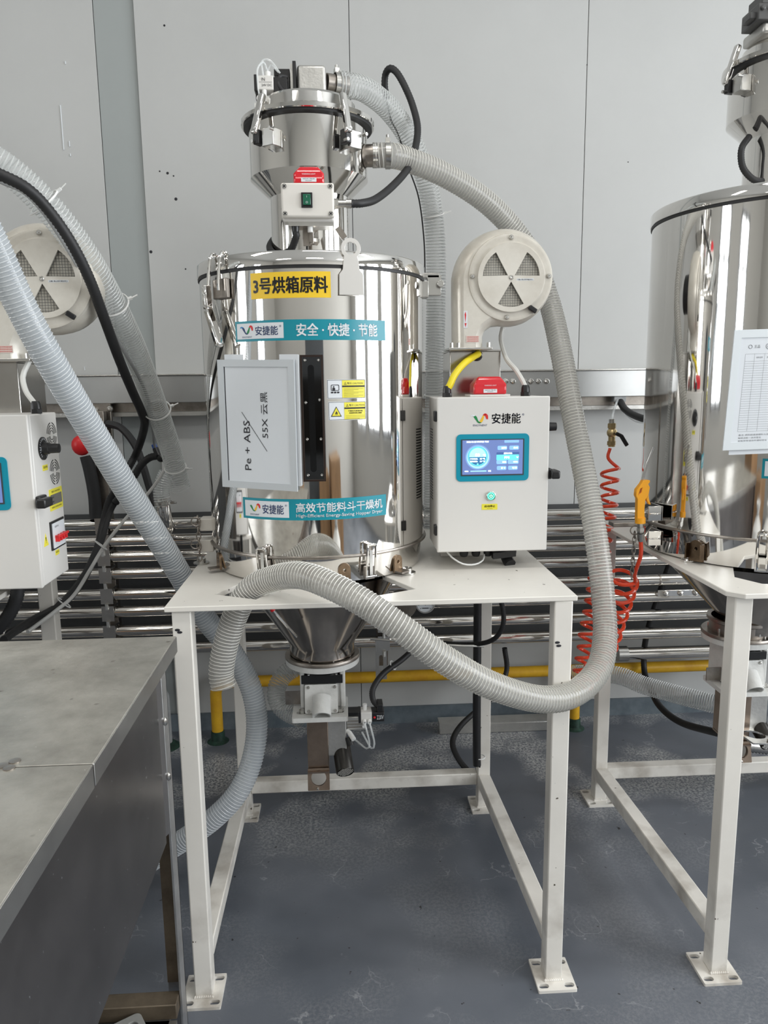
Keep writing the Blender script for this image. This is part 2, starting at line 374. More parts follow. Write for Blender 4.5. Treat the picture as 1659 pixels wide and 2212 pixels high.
rwin = [(-2.5, 1.4, 1.0, 3.3), (-.7, 1.4, 1.0, 3.3), (1.1, 1.4, 1.0, 3.3)]; lwin = [(-1.6, .9, 1.2, 3.0), (.4, .9, 1.2, 3.0)]
wall_with_windows('wall_right', XR, rwin); wall_with_windows('wall_left', XL, lwin)
framew = mat('dark window frame', (.06, .065, .07), .4)
k = 0
for X, ws in ((XR, rwin), (XL, lwin)):
    for c, w, z0, z1 in ws:
        k += 1; g = G(); xi = X-.12 if X > 0 else X+.08
        for yy in (c-w/2, c, c+w/2): g.box(xi, xi+.04, yy-.03, yy+.03, z0, z1)
        for zz in (z0, (z0+z1)/2+.4, z1): g.box(xi, xi+.04, c-w/2, c+w/2, zz-.03, zz+.03)
        struct(g, 'window_%d' % k, framew, smooth=False)
struct(G().box(XL-.2, XR+.2, YB-.2, YB, 0, ZC), 'wall_front', roomw, smooth=False)
struct(G().box(XL-.2, XR+.2, YB-.2, WY+.2, ZC, ZC+.15), 'ceiling', ceilm, smooth=False)
for xx in (-2.2, .3, 2.8):  # cases for the fill lamps added on the ceiling
    for yy in (-2.4, .6):
        o = G().box(xx-.66, xx+.66, yy-.19, yy+.19, 4.12, 4.2).out('fill_lamp_case', whiteb, loc=(xx, yy, 4.12), bevel=.01)
        tag(o, 'white case of an added ceiling fill lamp, %s of the %s row' % ({-2.2: 'left one', .3: 'middle one', 2.8: 'right one'}[xx], 'rear' if yy < 0 else 'front'), 'lamp', 'added ceiling fill lamps')
# stacked goods behind the photographer that the polished drums mirror
crt = mat('brown carton', (.34, .20, .10), .8, noise=.3, nscale=4)
for i, (x, y, z, w, h) in enumerate(((-1.9, -1.6, 0, .7, .62), (-1.2, -1.75, 0, .6, .75), (-1.85, -1.6, .62, .6, .5), (1.3, -1.9, 0, .8, .6), (.5, -2.1, 0, .65, .8), (1.25, -1.9, .6, .65, .32))):
    t = thing('carton', ('brown carton on the floor, far left of the stacks across the aisle', 'tall brown carton on the floor beside the two-high left stack', 'brown carton on top of the left stack across the aisle', 'wide brown carton at the bottom of the right stack across the aisle', 'tall narrow brown carton standing left of the right stack', 'brown carton on top of the right stack across the aisle')[i], 'carton', (x, y, z), 'cartons across the aisle')
    G().box(x-w/2, x+w/2, y-.3, y+.3, z+.001, z+h).out('carton_body', crt, t, bevel=.004); G().box(x-w/2, x+w/2, y-.025, y+.025, z+h, z+h+.002).out('tape', mat('tape', (.5, .42, .3), .3), t)

sackm = mat('white woven sack', (.74, .74, .72), .6)
for i, (x, y, lb) in enumerate(((-.75, -1.15, 'plump white woven sack standing left of the aisle stacks'), (-.25, -1.35, 'white woven sack slumped between the aisle stacks'), (.95, -1.0, 'white woven sack standing in front of the right carton stack'))):
    t = thing('sack', lb, 'sack', (x, y, 0), 'white sacks across the aisle')
    G().lathe((x, y, 0), [(1e-4, .002), (.2, .002), (.24, .08), (.25, .3), (.2, .48), (.07, .56), (.06, .6), (.11, .66)], 20).out('sack_body', sackm, t); G().ring((x, y, .58), .062, .008).out('tie_cord', ink, t)
mc = thing('unseen_machine', 'tall dark grey machine cabinet added out of view for the drums to mirror', 'machine', (.1, -2.9, 0))  # unseen machine, added to give the drums a dark reflection
G().box(-.6, .8, -3.2, -2.6, .02, 1.9).out('machine_body', mat('dark machine paint', (.08, .09, .10), .4), mc, bevel=.02); G().box(-.4, .2, -2.6, -2.57, .9, 1.5).out('machine_window', mat('dark glass', (.01, .01, .01), .05), mc)
g = G()
for x in (-.55, .72): g.box(x, x+.05, -2.62, -2.58, 0, .06)
g.out('machine_feet', rubber, mc, kind='stuff')

# ------------------------------------------------------------------ wall services behind the machines
duct = thing('cable_trunking', 'long satin steel cable trunking fixed along the back wall above the pipe rack', 'trunking', (0, WY-.15, 1.387))
zt, zb = 1.494, 1.387
G().box(XL+.3, XR-.3, WY-.13, WY, zb, zt-.006).out('trunking_body', mat('brushed trunking steel', (.60, .61, .61), .3, 1, noise=.18, nscale=1.5), duct, bevel=.002)
G().box(XL+.3, XR-.3, WY-.145, WY, zt-.006, zt).out('trunking_lid', steel, duct, bevel=.001)
g = G()
for px in (1092, 1108, 1132, 1147, 1163, 1181): p = at(px, 824, WY-.13); screw(g, (p.x, WY-.13, p.z), (0, -1, 0), .011, .008)
for px in (70, 92): p = at(px, 826, WY-.13); screw(g, (p.x, WY-.13, p.z), (0, -1, 0), .010, .008)
g.out('bolt_row', chrome, duct)
rail = thing('mounting_rail', 'grooved aluminium rail running just below the cable trunking', 'rail', (0, WY-.06, 1.33))
G().box(XL+.3, XR-.3, WY-.07, WY, 1.352, 1.386).out('upper_groove', dsteel, rail); G().box(XL+.3, XR-.3, WY-.085, WY, 1.334, 1.352).out('lower_lip', alu, rail, bevel=.002)

PY = 2.86
dk = thing('dark_rack_sheet', 'dark grey sheet on the wall behind the rack of steel pipes', 'sheet', (0, WY-.02, .36))  # dark sheet behind the pipes, makes the gaps between them dark
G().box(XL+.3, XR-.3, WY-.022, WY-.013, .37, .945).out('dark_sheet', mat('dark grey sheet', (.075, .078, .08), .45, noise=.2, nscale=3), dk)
rows = [(1355, 1109), (1355, 1143), (1355, 1175), (1355, 1211), (1355, 1254), (1355, 1290), (1355, 1330), (1355, 1369), (1450, 1409)]
which = ['top', 'second', 'third', 'fourth', 'fifth', 'sixth', 'seventh', 'eighth', 'lowest']
pz = []
for i, (px, py) in enumerate(rows):
    p = at(px, py, PY); z = p.z; pz.append(z); r = .0225 if i < 8 else .025
    x0, x1 = (-1.55, 3.2) if i < 7 else (-1.55, 3.2)
    if i == 8: x0 = at(1338, 1414, PY).x
    t = thing('conveying_pipe', 'polished steel conveying pipe, %s of the nine in the wall rack' % which[i], 'pipe', (x0, PY, z), 'conveying pipes in the wall rack')
    G().tube([(x0, PY, z), (x1, PY, z)], r, 28).out('pipe_tube', pipem, t)
    if i == 4:
        q = at(1421, 1250, PY); G().tube([(q.x, PY, z), (q.x+.006, PY, z)], r+.002, 28).out('joint_sleeve', dsteel, t)
        g = G(); g.box(q.x-.01, q.x+.17, PY-.03, PY-.018, z-.062, z-.036)
        for k in range(3): g.ball((q.x+.02+k*.06, PY-.034, z-.049), .011, 10)
        g.out('clamp_coupling', chrome, t, bevel=.002)
    if i == 8: G().tube([(x0-.01, PY, z), (x0+.03, PY, z)], r+.006, 24).out('hose_clamp', steel, t)
def rack_post(px, name_lbl, slanted=False):
    x = at(px, 1200, PY+.05).x; t = thing('rack_post', name_lbl, 'rack post', (x, PY+.05, 0)); 
    G().box(x-.022, x+.022, PY+.035, PY+.075, .33, 1.36).out('post', dsteel, t, bevel=.002)
    for z in pz[:8]:
        g = G(); g.box(x-.02, x+.026, PY-.03, PY+.036, z+.022, z+.03); g.box(x-.02, x+.026, PY-.028, PY-.023, z-.03, z+.022); g.cyl((x+.003, PY-.034, z-.028), (x+.003, PY-.034, z-.05), .007, n=8); g.out('pipe_clip', steel, t)
    return t
rack_post(236, 'dull steel rack post with pipe clips left of the centre dryer')
rack_post(823, 'steel rack post with pipe clips behind the centre dryer cone')
rack_post(1700, 'steel rack post with pipe clips behind the right dryer')
p = at(824, 1410, 2.8); g = G(); fr = plane_fr((p.x, PY-.02, 0)); zz = at(824, 1390, 2.8).z
g.plate([[(-.022, zz-.16), (.022, zz-.16), (.022, zz), (-.022, zz)], rrect(-.008, .008, zz-.13, zz-.06, .0079)], fr, .006)
tag(g.out('slotted_bracket', steel, loc=(p.x, PY-.02, zz-.16)), 'slotted steel bracket hanging under the pipes behind the centre cone', 'bracket')
# bracket and valve up left
br = thing('wall_bracket', 'worn steel bolted bracket under the trunking on the left', 'bracket', tuple(at(222, 940, 2.96)))
a, b = at(200, 868, 2.96), at(248, 1000, 2.96)
G().box(a.x, b.x, 2.955, 2.975, b.z, a.z).out('bracket_plate', dsteel, br, bevel=.002)
g = G()
for px, py in ((208, 885), (238, 882), (210, 930), (238, 978)): q = at(px, py, 2.955); screw(g, q, (0, -1, 0), .012, .01)
g.out('bolts', steel, br)
a, b = at(216, 1000, 2.97), at(237, 1128, 2.97)
G().box(a.x, b.x, 2.95, 2.99, b.z, a.z).out('post', steel, br, bevel=.003)
rv = thing('red_valve_handle', 'red ball handle on a black rubber hose left of the centre dryer', 'valve handle', tuple(at(175, 955, 2.85)))
p = at(176, 962, 2.85); G().ball(p, .036, 20, (1, .8, 1.05)).out('ball_grip', redp, rv)
G().tube(catmull([at(186, 985, 2.86), at(195, 1020, 2.86), at(204, 1070, 2.86), at(207, 1120, 2.86)]), .023, 14).out('hose_tail', rubber, rv)
cable('rubber_hose', 'thin black rubber hose arching from the trunking down to the pipe rack', [at(232, 915, 2.9), at(262, 925, 2.88), at(292, 962, 2.86), at(310, 1010, 2.85), at(325, 1060, 2.85), at(338, 1092, 2.84)], .014, rubber, 'hose')

# yellow gas pipe
YY = 2.965
g1 = at(471, 1592, YY); f0 = Vector((g1.x, YY, 0)); zz = at(600, 1470, YY).z
yp = thing('gas_pipe', 'yellow painted pipe low on the back wall with a bend down to the floor', 'pipe', (g1.x, YY, 0))
p1 = at(1540, 1433, YY)
pts = [Vector((g1.x, YY, .0)), Vector((g1.x, YY, .1)), Vector((g1.x, YY, zz-.06))]+[Vector((g1.x+.05-.05*cos(rad(a)), YY, zz-.05+.05*sin(rad(a)))) for a in range(0, 91, 15)]+[Vector((p1.x, YY, zz+.004))]
G().tube(pts, .0235, 20).out('pipe_run', yelpipe, yp)
xb = at(1240, 1540, YY).x
G().tube([(xb, YY, 0), (xb, YY, zz)], .0225, 20).out('branch_pipe', yelpipe, yp)
for x in (g1.x, xb):
    G().lathe((x, YY, 0), [(.045, .0), (.036, .004), (.029, .010), (.027, .045), (.024, .047)], 20).out('floor_collar', green, yp)
gp = thing('grey_pipe', 'short grey painted pipe bending out of the floor behind the worktop', 'pipe', tuple(atz(358, 1612, 0)))
q = atz(358, 1612, 0); X, Y = q.x, q.y
G().tube([Vector((X, Y, 0)), Vector((X, Y, .2))]+[Vector((X-.05+.05*cos(rad(a)), Y, .2+.05*sin(rad(a)))) for a in range(15, 91, 15)]+[Vector((X-.3, Y, .25))], .028, 18).out('pipe_run', grey, gp)
G().lathe((X, Y, 0), [(.06, .0), (.045, .012), (.03, .02)], 18).out('floor_collar', green, gp)
a, b = atz(1068, 1562, 0), atz(1182, 1556, 0)
fc = thing('floor_conduit', 'flat aluminium conduit lying on the floor along the back wall', 'conduit', (a.x, 2.98, 0))
G().box(a.x-.25, xb-.05, 2.945, 3.0, 0, .045).out('channel', alu, fc, bevel=.004)
G().box(a.x-.25, xb-.05, 2.94, 3.005, .045, .05).out('lid', alu, fc)

# ------------------------------------------------------------------ stands
def stand(label, fl, frr, blb, brb, px0, px1, py0, py1, hole, zt=.978, chamfer=.0, beamz=.127, bits=True):
    root = thing('machine_stand', label, 'stand', (fl[0], fl[1], 0), 'white tube stands')
    fr = plane_fr((0, 0, zt-.012), (1, 0, 0), (0, 1, 0))
    c = chamfer; outer = [(px0+c, py0), (px1-c, py0), (px1, py0+c), (px1, py1), (px0, py1), (px0, py0+c)] if c else [(px0, py0), (px1, py0), (px1, py1), (px0, py1)]
    G().plate([outer, hole], fr, .012).out('top_plate', white, root, smooth=False, bevel=.0015, bseg=1)
    L = {'a': fl, 'b': frr, 'c': blb, 'd': brb}
    for kx, (x, y) in L.items():
        G().box(x-.021, x+.021, y-.021, y+.021, .008, zt-.012).out('leg', white, root, bevel=.003)
        f = plane_fr((x, y, 0), (1, 0, 0), (0, 1, 0)); sx = -1 if kx in 'ac' else 1
        ox = .003*sx; lp = [rrect(ox-.047, ox+.047, -.052, .052, .003)]
        for i in (-1, 1):
            for j in (-1, 1): lp.append(rrect(ox+i*.031-.0125, ox+i*.031+.0125, j*.037-.007, j*.037+.007, .0069))
        G().plate(lp, f, .008).out('foot_plate', white, root, bevel=.0008, bseg=1)
        if bits:
            w = G()
            for i in range(9): w.ball((x-.02+.005*i, y-.022, .009), .0045, 6)
            w.out('weld_bead', white, root)
    z1 = beamz; z0 = beamz-.042
    G().box(L['c'][0]+.021, L['d'][0]-.021, L['c'][1]-.021, L['c'][1]+.021, z0, z1).out('cross_beam', white, root, bevel=.003)
    for p, q in (('a', 'c'), ('b', 'd')):
        G().bar((L[p][0], L[p][1]+.021, (z0+z1)/2), (L[q][0], L[q][1]-.021, (z0+z1)/2), .042, .042).out('side_beam', white, root, bevel=.003)
    return root
def star_hole(c, r, notches):
    """round hole with square notches: (angle, half width, reach)"""
    pts = []
    for i in range(72):
        a = -180+5*i; inn = False
        for na, hw, R in notches:
            d = abs((a-na+180) % 360-180)
            if d < math.degrees(hw/r): inn = True
        if not inn: pts.append((a, (c[0]+r*cos(rad(a)), c[1]+r*sin(rad(a)))))
    for na, hw, R in notches:
        u = Vector((cos(rad(na)), sin(rad(na)))); v = Vector((-u.y, u.x)); C = Vector(c)
        for s, o in ((-1, 0), (-1, 1), (1, 1), (1, 0)):
            q = C+u*(R if o else math.sqrt(r*r-hw*hw))+v*hw*s; pts.append((na+s*math.degrees(hw/r)*(1 if not o else .6), (q.x, q.y)))
    pts.sort(key=lambda t: t[0]); return [p[1] for p in pts]
HC = (-.067, 2.03); HR = .284
stand('white welded tube stand carrying the centre dryer', (-.358, 1.635), (.487, 1.628), (-.353, 2.41), (.46, 2.40), -.392, .517, 1.605, 2.435,
      star_hole(HC, .252, [(-117, .055, .40), (-63, .055, .40), (117, .05, .36), (63, .05, .36)]))
HC2 = (1.175, 2.05); HR2 = .322
stand('white tube stand under the right dryer, cut by the photo edge', (.898, 1.622), (1.79, 1.622), (.872, 2.41), (1.79, 2.41), .857, 1.83, 1.58, 2.5,
      [(HC2[0]+.285*cos(rad(a)), HC2[1]+.285*sin(rad(a))) for a in range(-126, 196, 6)] and ([(HC2[0]+.285*cos(rad(a)), HC2[1]+.285*sin(rad(a))) for a in range(-42, 222, 7)]+[(1.0, 1.852), (.940, 1.728), (.972, 1.662), (1.12, 1.625), (1.36, 1.625), (1.48, 1.72)]), chamfer=.03)
stand('white tube stand behind the worktop, at the left edge', (-1.70, 1.635), (-.83, 1.635), (-1.70, 2.14), (-.845, 2.14), -1.74, -.795, 1.605, 2.17,
      star_hole((-1.42, 1.89), .252, []))

for st, px, py, Z_ in ((0, 383, 1361, 0), (0, 388, 1366, 0), (0, 1204, 1388, 0), (0, 1207, 1395, 0)):
    st_ = bpy.data.objects['machine_stand']; q = at(px, py, 1.6135 if px < 900 else 1.606); G().ball(q, .006, 7, (1, .12, .5)).out('paint_chip', ink, st_)

# ------------------------------------------------------------------ hopper dryers
def wire_loop(g, pts, r=.0032): g.tube(catmull(pts, .006), r, 8)
def hopper(label, c, r, zs, zl, zp=.978, cone_z=.745, outlet=.085):
    X, Y = c; root = thing('hopper_dryer', label, 'hopper dryer', (X, Y, zp)); o = (X, Y, 0)
    G().lathe(o, [(r-.02, zp+.0012), (r-.012, zp+.004), (r-.004, zs-.003), (r-.004, zs)], 96).out('skirt', chrome, root, ang=60)
    G().lathe(o, [(r, zs-.002), (r+.005, zs-.001), (r+.006, zs+.002), (r+.005, zs+.005), (r, zs+.006)], 96).out('seam_ring', dsteel, root, ang=60)
    G().lathe(o, [(r, zs+.005), (r, zl)], 128).out('drum_body', chrome, root)
    G().lathe(o, [(r, zl), (r+.003, zl), (r+.003, zl+.007), (r, zl+.007)], 96).out('lid_gasket', rubber, root)
    G().lathe(o, [(r+.002, zl+.006), (r+.005, zl+.007), (r+.005, zl+.034), (r+.001, zl+.038), (r-.006, zl+.036), (0, zl+.03)], 128).out('lid', chrome, root, ang=50)
    G().lathe(o, [(r-.045, zp-.014), (r-.06, zp-.03), (outlet+.005, cone_z), (outlet+.005, cone_z-.03)], 96).out('cone', mat('brown heat stained steel', (.50, .45, .40), .12, 1, noise=.25, nscale=7), root, ang=60)
    return root
Z1, ZL = 1.044, 1.703
hop = hopper('large polished hopper dryer with yellow sticker in the centre of the photo', HC, HR, Z1, ZL)
CF = cyl_fr(HC, HR)
def cu(px, py):
    a, z = oncyl(px, py, HC, HR); return a*HR, z
# stickers
def sticker(name, M, p0, p1, w=.0006, n=24, parent=None, fr=CF):
    (u0, v1), (u1, v0) = p0, p1
    g = G().patch(fr, u0, u1, v0, v1, w, n); return g.out(name, M, parent or hop)
a, b = cu(541, 591), cu(715, 643)
u0, v1 = a; u1, v0 = b; s = sticker('number_sticker', stk_y, a, b); um, vm, hh = (u0+u1)/2, (v0+v1)/2, v1-v0
G().text('3号烘箱原料', CF, um, vm, hh*.62, (u1-u0)*.92, .0012, bold=.028).out('lettering', black, s)
def swoosh(fr, u, v, sc, parent, dim=False, w=.0012):
    """ribbon emblem like a rounded M: down, up, down in four colours"""
    path = [(-1.0, .55), (-.75, .72), (-.5, .45), (-.3, -.1), (-.1, -.6), (.12, -.78), (.32, -.45), (.48, .1), (.62, .62), (.8, .92), (.98, .6), (1.08, -.1)]
    P = catmull([Vector((x, y, 0)) for x, y in path], .05); n = len(P); cols = [(0, .12, paperw if not dim else pblue), (.12, .45, pgreen if not dim else navy), (.45, .72, pyel if not dim else pgreen), (.72, 1.0, pred)]
    for a, b, M in cols:
        g = G(); i0, i1 = int(a*(n-1)), int(b*(n-1)); vs = []; 
        for i in range(i0, i1+1):
            t = (P[min(i+1, n-1)]-P[max(i-1, 0)]).normalized(); nn = Vector((-t.y, t.x, 0))*(.11+.07*sin(3*PI*i/n)**2)
            for q in (P[i]+nn, P[i]-nn): vs.append(fr(u+q.x*sc, v+q.y*sc*.62, w))
        g.add(vs, [(2*i, 2*i+1, 2*i+3, 2*i+2) for i in range(i1-i0)]); g.out('emblem', M, parent, smooth=False)
for (A, B, LA, LB, zh, eng) in (((508, 692), (832, 729), (512, 697), (613, 723), '安全 · 快捷 · 节能', None), ((525, 1080), (834, 1121), (530, 1085), (625, 1116), '高效节能料斗干燥机', 'High-Efficient Energy-Saving Hopper Dryer')):
    a = cu(*A); bb = cu(*B); mz = cu(680, (712 if not eng else 1101))[1]; h = .0455 if not eng else .050
    u0, u1 = a[0], bb[0]; s = G().patch(CF, u0, u1, mz-h/2, mz+h/2, .0006, 32).out('banner_sticker', teal, hop)
    l0, l1 = cu(*LA)[0], cu(*LB)[0]; G().patch(CF, l0, l1, mz-h*.38, mz+h*.38, .0009, 12).out('logo_field', paperw, s)
    lw = l1-l0
    swoosh(CF, l0+lw*.22, mz+.002, lw*.135, s, dim=not eng)
    G().text('ENGYNENT', CF, l0+lw*.24, mz-h*.28, h*.07, lw*.22, .0014).out('maker_lettering', navy, s)
    G().text('安捷能', CF, l0+lw*.66, mz, h*.44, lw*.46, .0013, bold=.012).out('logo_lettering', navy, s)
    G().text('®', CF, l0+lw*.94, mz+h*.2, h*.1, None, .0013).out('trade_mark', navy, s)
    if not eng: G().text(zh, CF, l1+(u1-l1)*.51, mz, h*.60, (u1-l1)*.78, .0013, bold=.022).out('slogan_lettering', paperw, s)
    else:
        G().text(zh, CF, l1+(u1-l1)*.51, mz+h*.10, h*.44, (u1-l1)*.88, .0013, bold=.018).out('slogan_lettering', paperw, s)
        G().text(eng, CF, l1+(u1-l1)*.51, mz-h*.30, h*.19, (u1-l1)*.88, .0013, bold=.015).out('english_lettering', paperw, s)
def flame(fr, u, v, h, w):
    P = [(0, 1), (.18, .62), (.42, .3), (.55, -.1), (.5, -.5), (.28, -.85), (.1, -.95), (.2, -.6), (.12, -.3), (-.05, -.05), (-.1, -.4), (-.25, -.6), (-.2, -.92), (-.42, -.7), (-.55, -.3), (-.42, .1), (-.3, .3), (-.2, .1), (-.1, .5)]
    g = G(); g.plate([[(u+x*h*.5, v+y*h*.5) for x, y in P]], lambda a, b, c=0: fr(a, b, w), 0); return g
for (A, B, kind) in (((706, 820), (789, 860), 0), ((709, 868), (790, 906), 1)):
    (u0, v1), (u1, v0) = cu(*A), cu(*B); s = sticker('warning_label', paperw, (u0, v1), (u1, v0), n=8); ww, h = u1-u0, v1-v0
    ux = u0+ww*(.38+.03*kind)
    G().patch(CF, ux, u1-.0015, v0+.002, v1-.002, .0010, 6).out('yellow_field', stk_w, s)
    g = G(); e = .0007
    for q in ((u0+.001, u1-.001, v0+.001, v0+.001+e), (u0+.001, u1-.001, v1-.001-e, v1-.001), (u0+.001, u0+.001+e, v0+.001, v1-.001), (u1-.001-e, u1-.001, v0+.001, v1-.001)): g.patch(CF, *q, .0012, 6)
    g.patch(CF, ux, u1-.0015, v0+h*.60, v0+h*.68, .0013, 4)
    g.text('警示 CAUTION', CF, ux+ww*.34, v0+h*.80, h*.10, ww*.42, .0013)
    tx = ux+ww*.08; ty = v0+h*.79
    g.plate([[(tx-.003, ty-.003), (tx+.003, ty-.003), (tx, ty+.003)], [(tx-.0019, ty-.0023), (tx+.0019, ty-.0023), (tx, ty+.0016)]], lambda a, b, c=0: CF(a, b, .0013), 0)
    if kind == 0:
        for k in range(8): g.patch(CF, ux+ww*.04, ux+ww*(.56-.13*(k % 3)), v0+h*(.52-.06*k)-.0002, v0+h*(.52-.06*k)+.0002, .0013, 4)
        cx, cy = u0+ww*.20, v0+h*.55
        g.plate([rrect(cx-.0095, cx+.0095, cy-.006, cy+.008, .003), rrect(cx-.0082, cx+.0082, cy-.0047, cy+.0067, .002)], lambda a, b, c=0: CF(a, b, .0013), 0)
        g.plate([circ(cx-.003, cy+.003, .0017, 10)], lambda a, b, c=0: CF(a, b, .0014), 0); g.plate([rrect(cx-.006, cx, cy-.0062, cy+.001, .0018)], lambda a, b, c=0: CF(a, b, .0014), 0)
        for k in (-1, 0, 1): g.plate([rrect(cx+k*.007-.0028, cx+k*.007+.0028, cy-.0115, cy-.0078, .0017)], lambda a, b, c=0: CF(a, b, .0013), 0)
        g.out('pictogram', ink, s, smooth=False)
    else:
        g.text('干燥机为高温设备', CF, ux+ww*.30, v0+h*.49, h*.075, ww*.40, .0013, bold=.02); g.text('高温部位禁止触摸', CF, ux+ww*.30, v0+h*.38, h*.075, ww*.34, .0013, bold=.02)
        for k in range(3): g.patch(CF, ux+ww*.04, ux+ww*(.55-.14*(k == 2)), v0+h*(.24-.08*k)-.0002, v0+h*(.24-.08*k)+.0002, .0013, 4)
        cx, cy, q = u0+ww*.20, v0+h*.45, .0125
        g.plate([[(cx-q, cy-q*.85), (cx+q, cy-q*.85), (cx, cy+q)]], lambda a, b, c=0: CF(a, b, .0012), 0)
        G().plate([[(cx-q*.8, cy-q*.72), (cx+q*.8, cy-q*.72), (cx, cy+q*.78)]], lambda a, b, c=0: CF(a, b, .0014), 0).out('triangle_field', stk_w, s, smooth=False)
        g.out('pictogram', ink, s, smooth=False); flame(CF, cx, cy-.0025, .010, .0016).out('flame', ink, s, smooth=False)
# sight window let into the drum
(u0, v1), (u1, v0) = cu(648, 767), cu(704, 1039)
sw = G(); t = .0045
for q in ((u0, u0+t, v0, v1), (u1-t, u1, v0, v1), (u0, u1, v0, v0+t), (u0, u1, v1-t, v1)):
    n = 6
    for i in range(n if q[1]-q[0] > .01 else 1):
        N = n if q[1]-q[0] > .01 else 1; a, b = q[0]+(q[1]-q[0])*i/N, q[0]+(q[1]-q[0])*(i+1)/N
        vs = [CF(x, y, w) for x in (a, b) for y in (q[2], q[3]) for w in (0, .006)]; sw.add(vs, [(0, 1, 3, 2), (4, 6, 7, 5), (0, 4, 5, 1), (2, 3, 7, 6), (1, 5, 7, 3)])
s = sw.out('sight_window_frame', mat('dark frame', (.05, .035, .03), .3, .6), hop, smooth=False)
th = (u0+u1)/2/HR; nrm = Vector((sin(th), -cos(th), 0)); tan_ = Vector((cos(th), sin(th), 0)); oc = Vector((HC[0], HC[1], 0))+nrm*(HR+.0018)
FW = plane_fr(oc, tan_, (0, 0, 1)); hw = (u1-u0)/2
G().plate([[(-hw+.004, v0+.004), (hw-.004, v0+.004), (hw-.004, v1-.004), (-hw+.004, v1-.004)]], FW, .0006).out('mirror_plate', mat('dim mirror steel', (.38, .36, .34), .06, 1), s, smooth=False)  # plate colour darkened in place of a dark reflection
G().plate([rrect(-hw*.36, hw*.20, v0+.022, v1-.022, hw*.27)], FW, .0022).out('sight_glass', mat('dark glass', (.015, .015, .017), .05), s)
g = G()
for uu, vv in ((-.6, .96), (.62, .96), (-.62, .63), (-.58, .34), (.66, .34), (-.6, .05), (.66, .05), (.62, .65)): screw(g, FW(uu*hw, v0+(v1-v0)*vv, .0008), nrm, .0035, .002)
g.out('screws', steel, s)
# document holder board
q = [at(470, 777, 1.815), at(636, 777, 1.735), at(482, 1051, 1.815), at(639, 1063, 1.735)]
ux = (q[1]-q[0]); uy = q[0]-q[2]; W_, H_ = ux.length, uy.length; ux.normalize(); uy.normalize(); nn = ux.cross(uy)
FB = lambda a, b, c=0: q[2]+ux*a+uy*b+nn*c
s = G().plate([rrect(.016, W_+.008, .012, H_+.012, .002)], lambda a, b, c=0: FB(a, b, c-.006), .002).out('holder_back_board', paperw, hop, smooth=False)
G().plate([[(0, 0), (W_, 0), (W_, H_), (0, H_)], [(.016, .016), (W_-.016, .016), (W_-.016, H_-.016), (.016, H_-.016)]], FB, .003).out('holder_frame', frame_m, s, smooth=False)
G().plate([[(.012, .012), (.021, .012), (.021, H_-.012), (.012, H_-.012)]], lambda a, b, c=0: FB(a, b, c-.001), .001).out('holder_gap', black, s, smooth=False)
G().plate([[(.019, .010), (W_-.01, .010), (W_-.01, H_-.012), (.019, H_-.012)]], FB, .0012).out('note_sheet', paper, s, smooth=False)
g = G(); w = .0020
g.text('Pe + ABS', FB, W_*.36, H_*.34, .017, .115, w, rot=90); g.text('55X 云黑', FB, W_*.60, H_*.58, .018, .105, w, rot=90)
def stroke(a, b): a, b = Vector(a), Vector(b); n = (b-a).normalized(); n = Vector((-n.y, n.x))*.0006; g.add([FB(a.x+n.x, a.y+n.y, w), FB(a.x-n.x, a.y-n.y, w), FB(b.x-n.x, b.y-n.y, w), FB(b.x+n.x, b.y+n.y, w)], [(0, 1, 2, 3)])
stroke((W_*.30, H_*.60), (W_*.62, H_*.30)); g.out('handwriting', ink, s, smooth=False)
# lower lever catches
def catch(px0, px1, py0, py1, parent):
    um, vt = cu((px0+px1)/2, py0); z0 = atz(0, 0, 0); vb = cu((px0+px1)/2, py1)[1]; hw = (cu(px1, py0)[0]-cu(px0, py0)[0])/2
    a = um/HR; N_ = Vector((sin(a), -cos(a), 0)); T_ = Vector((cos(a), sin(a), 0)); O = Vector((HC[0], HC[1], 0))+N_*HR
    P = lambda x, z, d: O+T_*x+Vector((0, 0, z))+N_*d
    s = G().obox(P(0, vb+.012, .004), T_*hw*.9, N_*.005, Vector((0, 0, .016))).out('lever_catch', dsteel, parent, bevel=.001); G().obox(P(0, vt-.009, .006), T_*hw*.5, N_*.006, Vector((0, 0, .008))).out('catch_hook', dsteel, s, bevel=.001)
    g = G(); wire_loop(g, [P(-hw*.75, vb+.004, .014), P(-hw*.75, vt-.012, .020), P(-hw*.6, vt-.003, .020), P(hw*.6, vt-.003, .020), P(hw*.75, vt-.012, .020), P(hw*.75, vb+.004, .014)]); g.out('wire_bail', chrome, s)
    g = G(); g.obox(P(0, (vt+vb)/2-.004, .015), T_*hw*.28, N_*.0015, Vector((0, 0, (vt-vb)*.36))); g.cyl(P(-hw, vb+.004, .014), P(hw, vb+.004, .014), .0035, n=8); g.out('catch_lever', steel, s)
catch(561, 585, 1180, 1232, hop); catch(783, 806, 1172, 1246, hop)
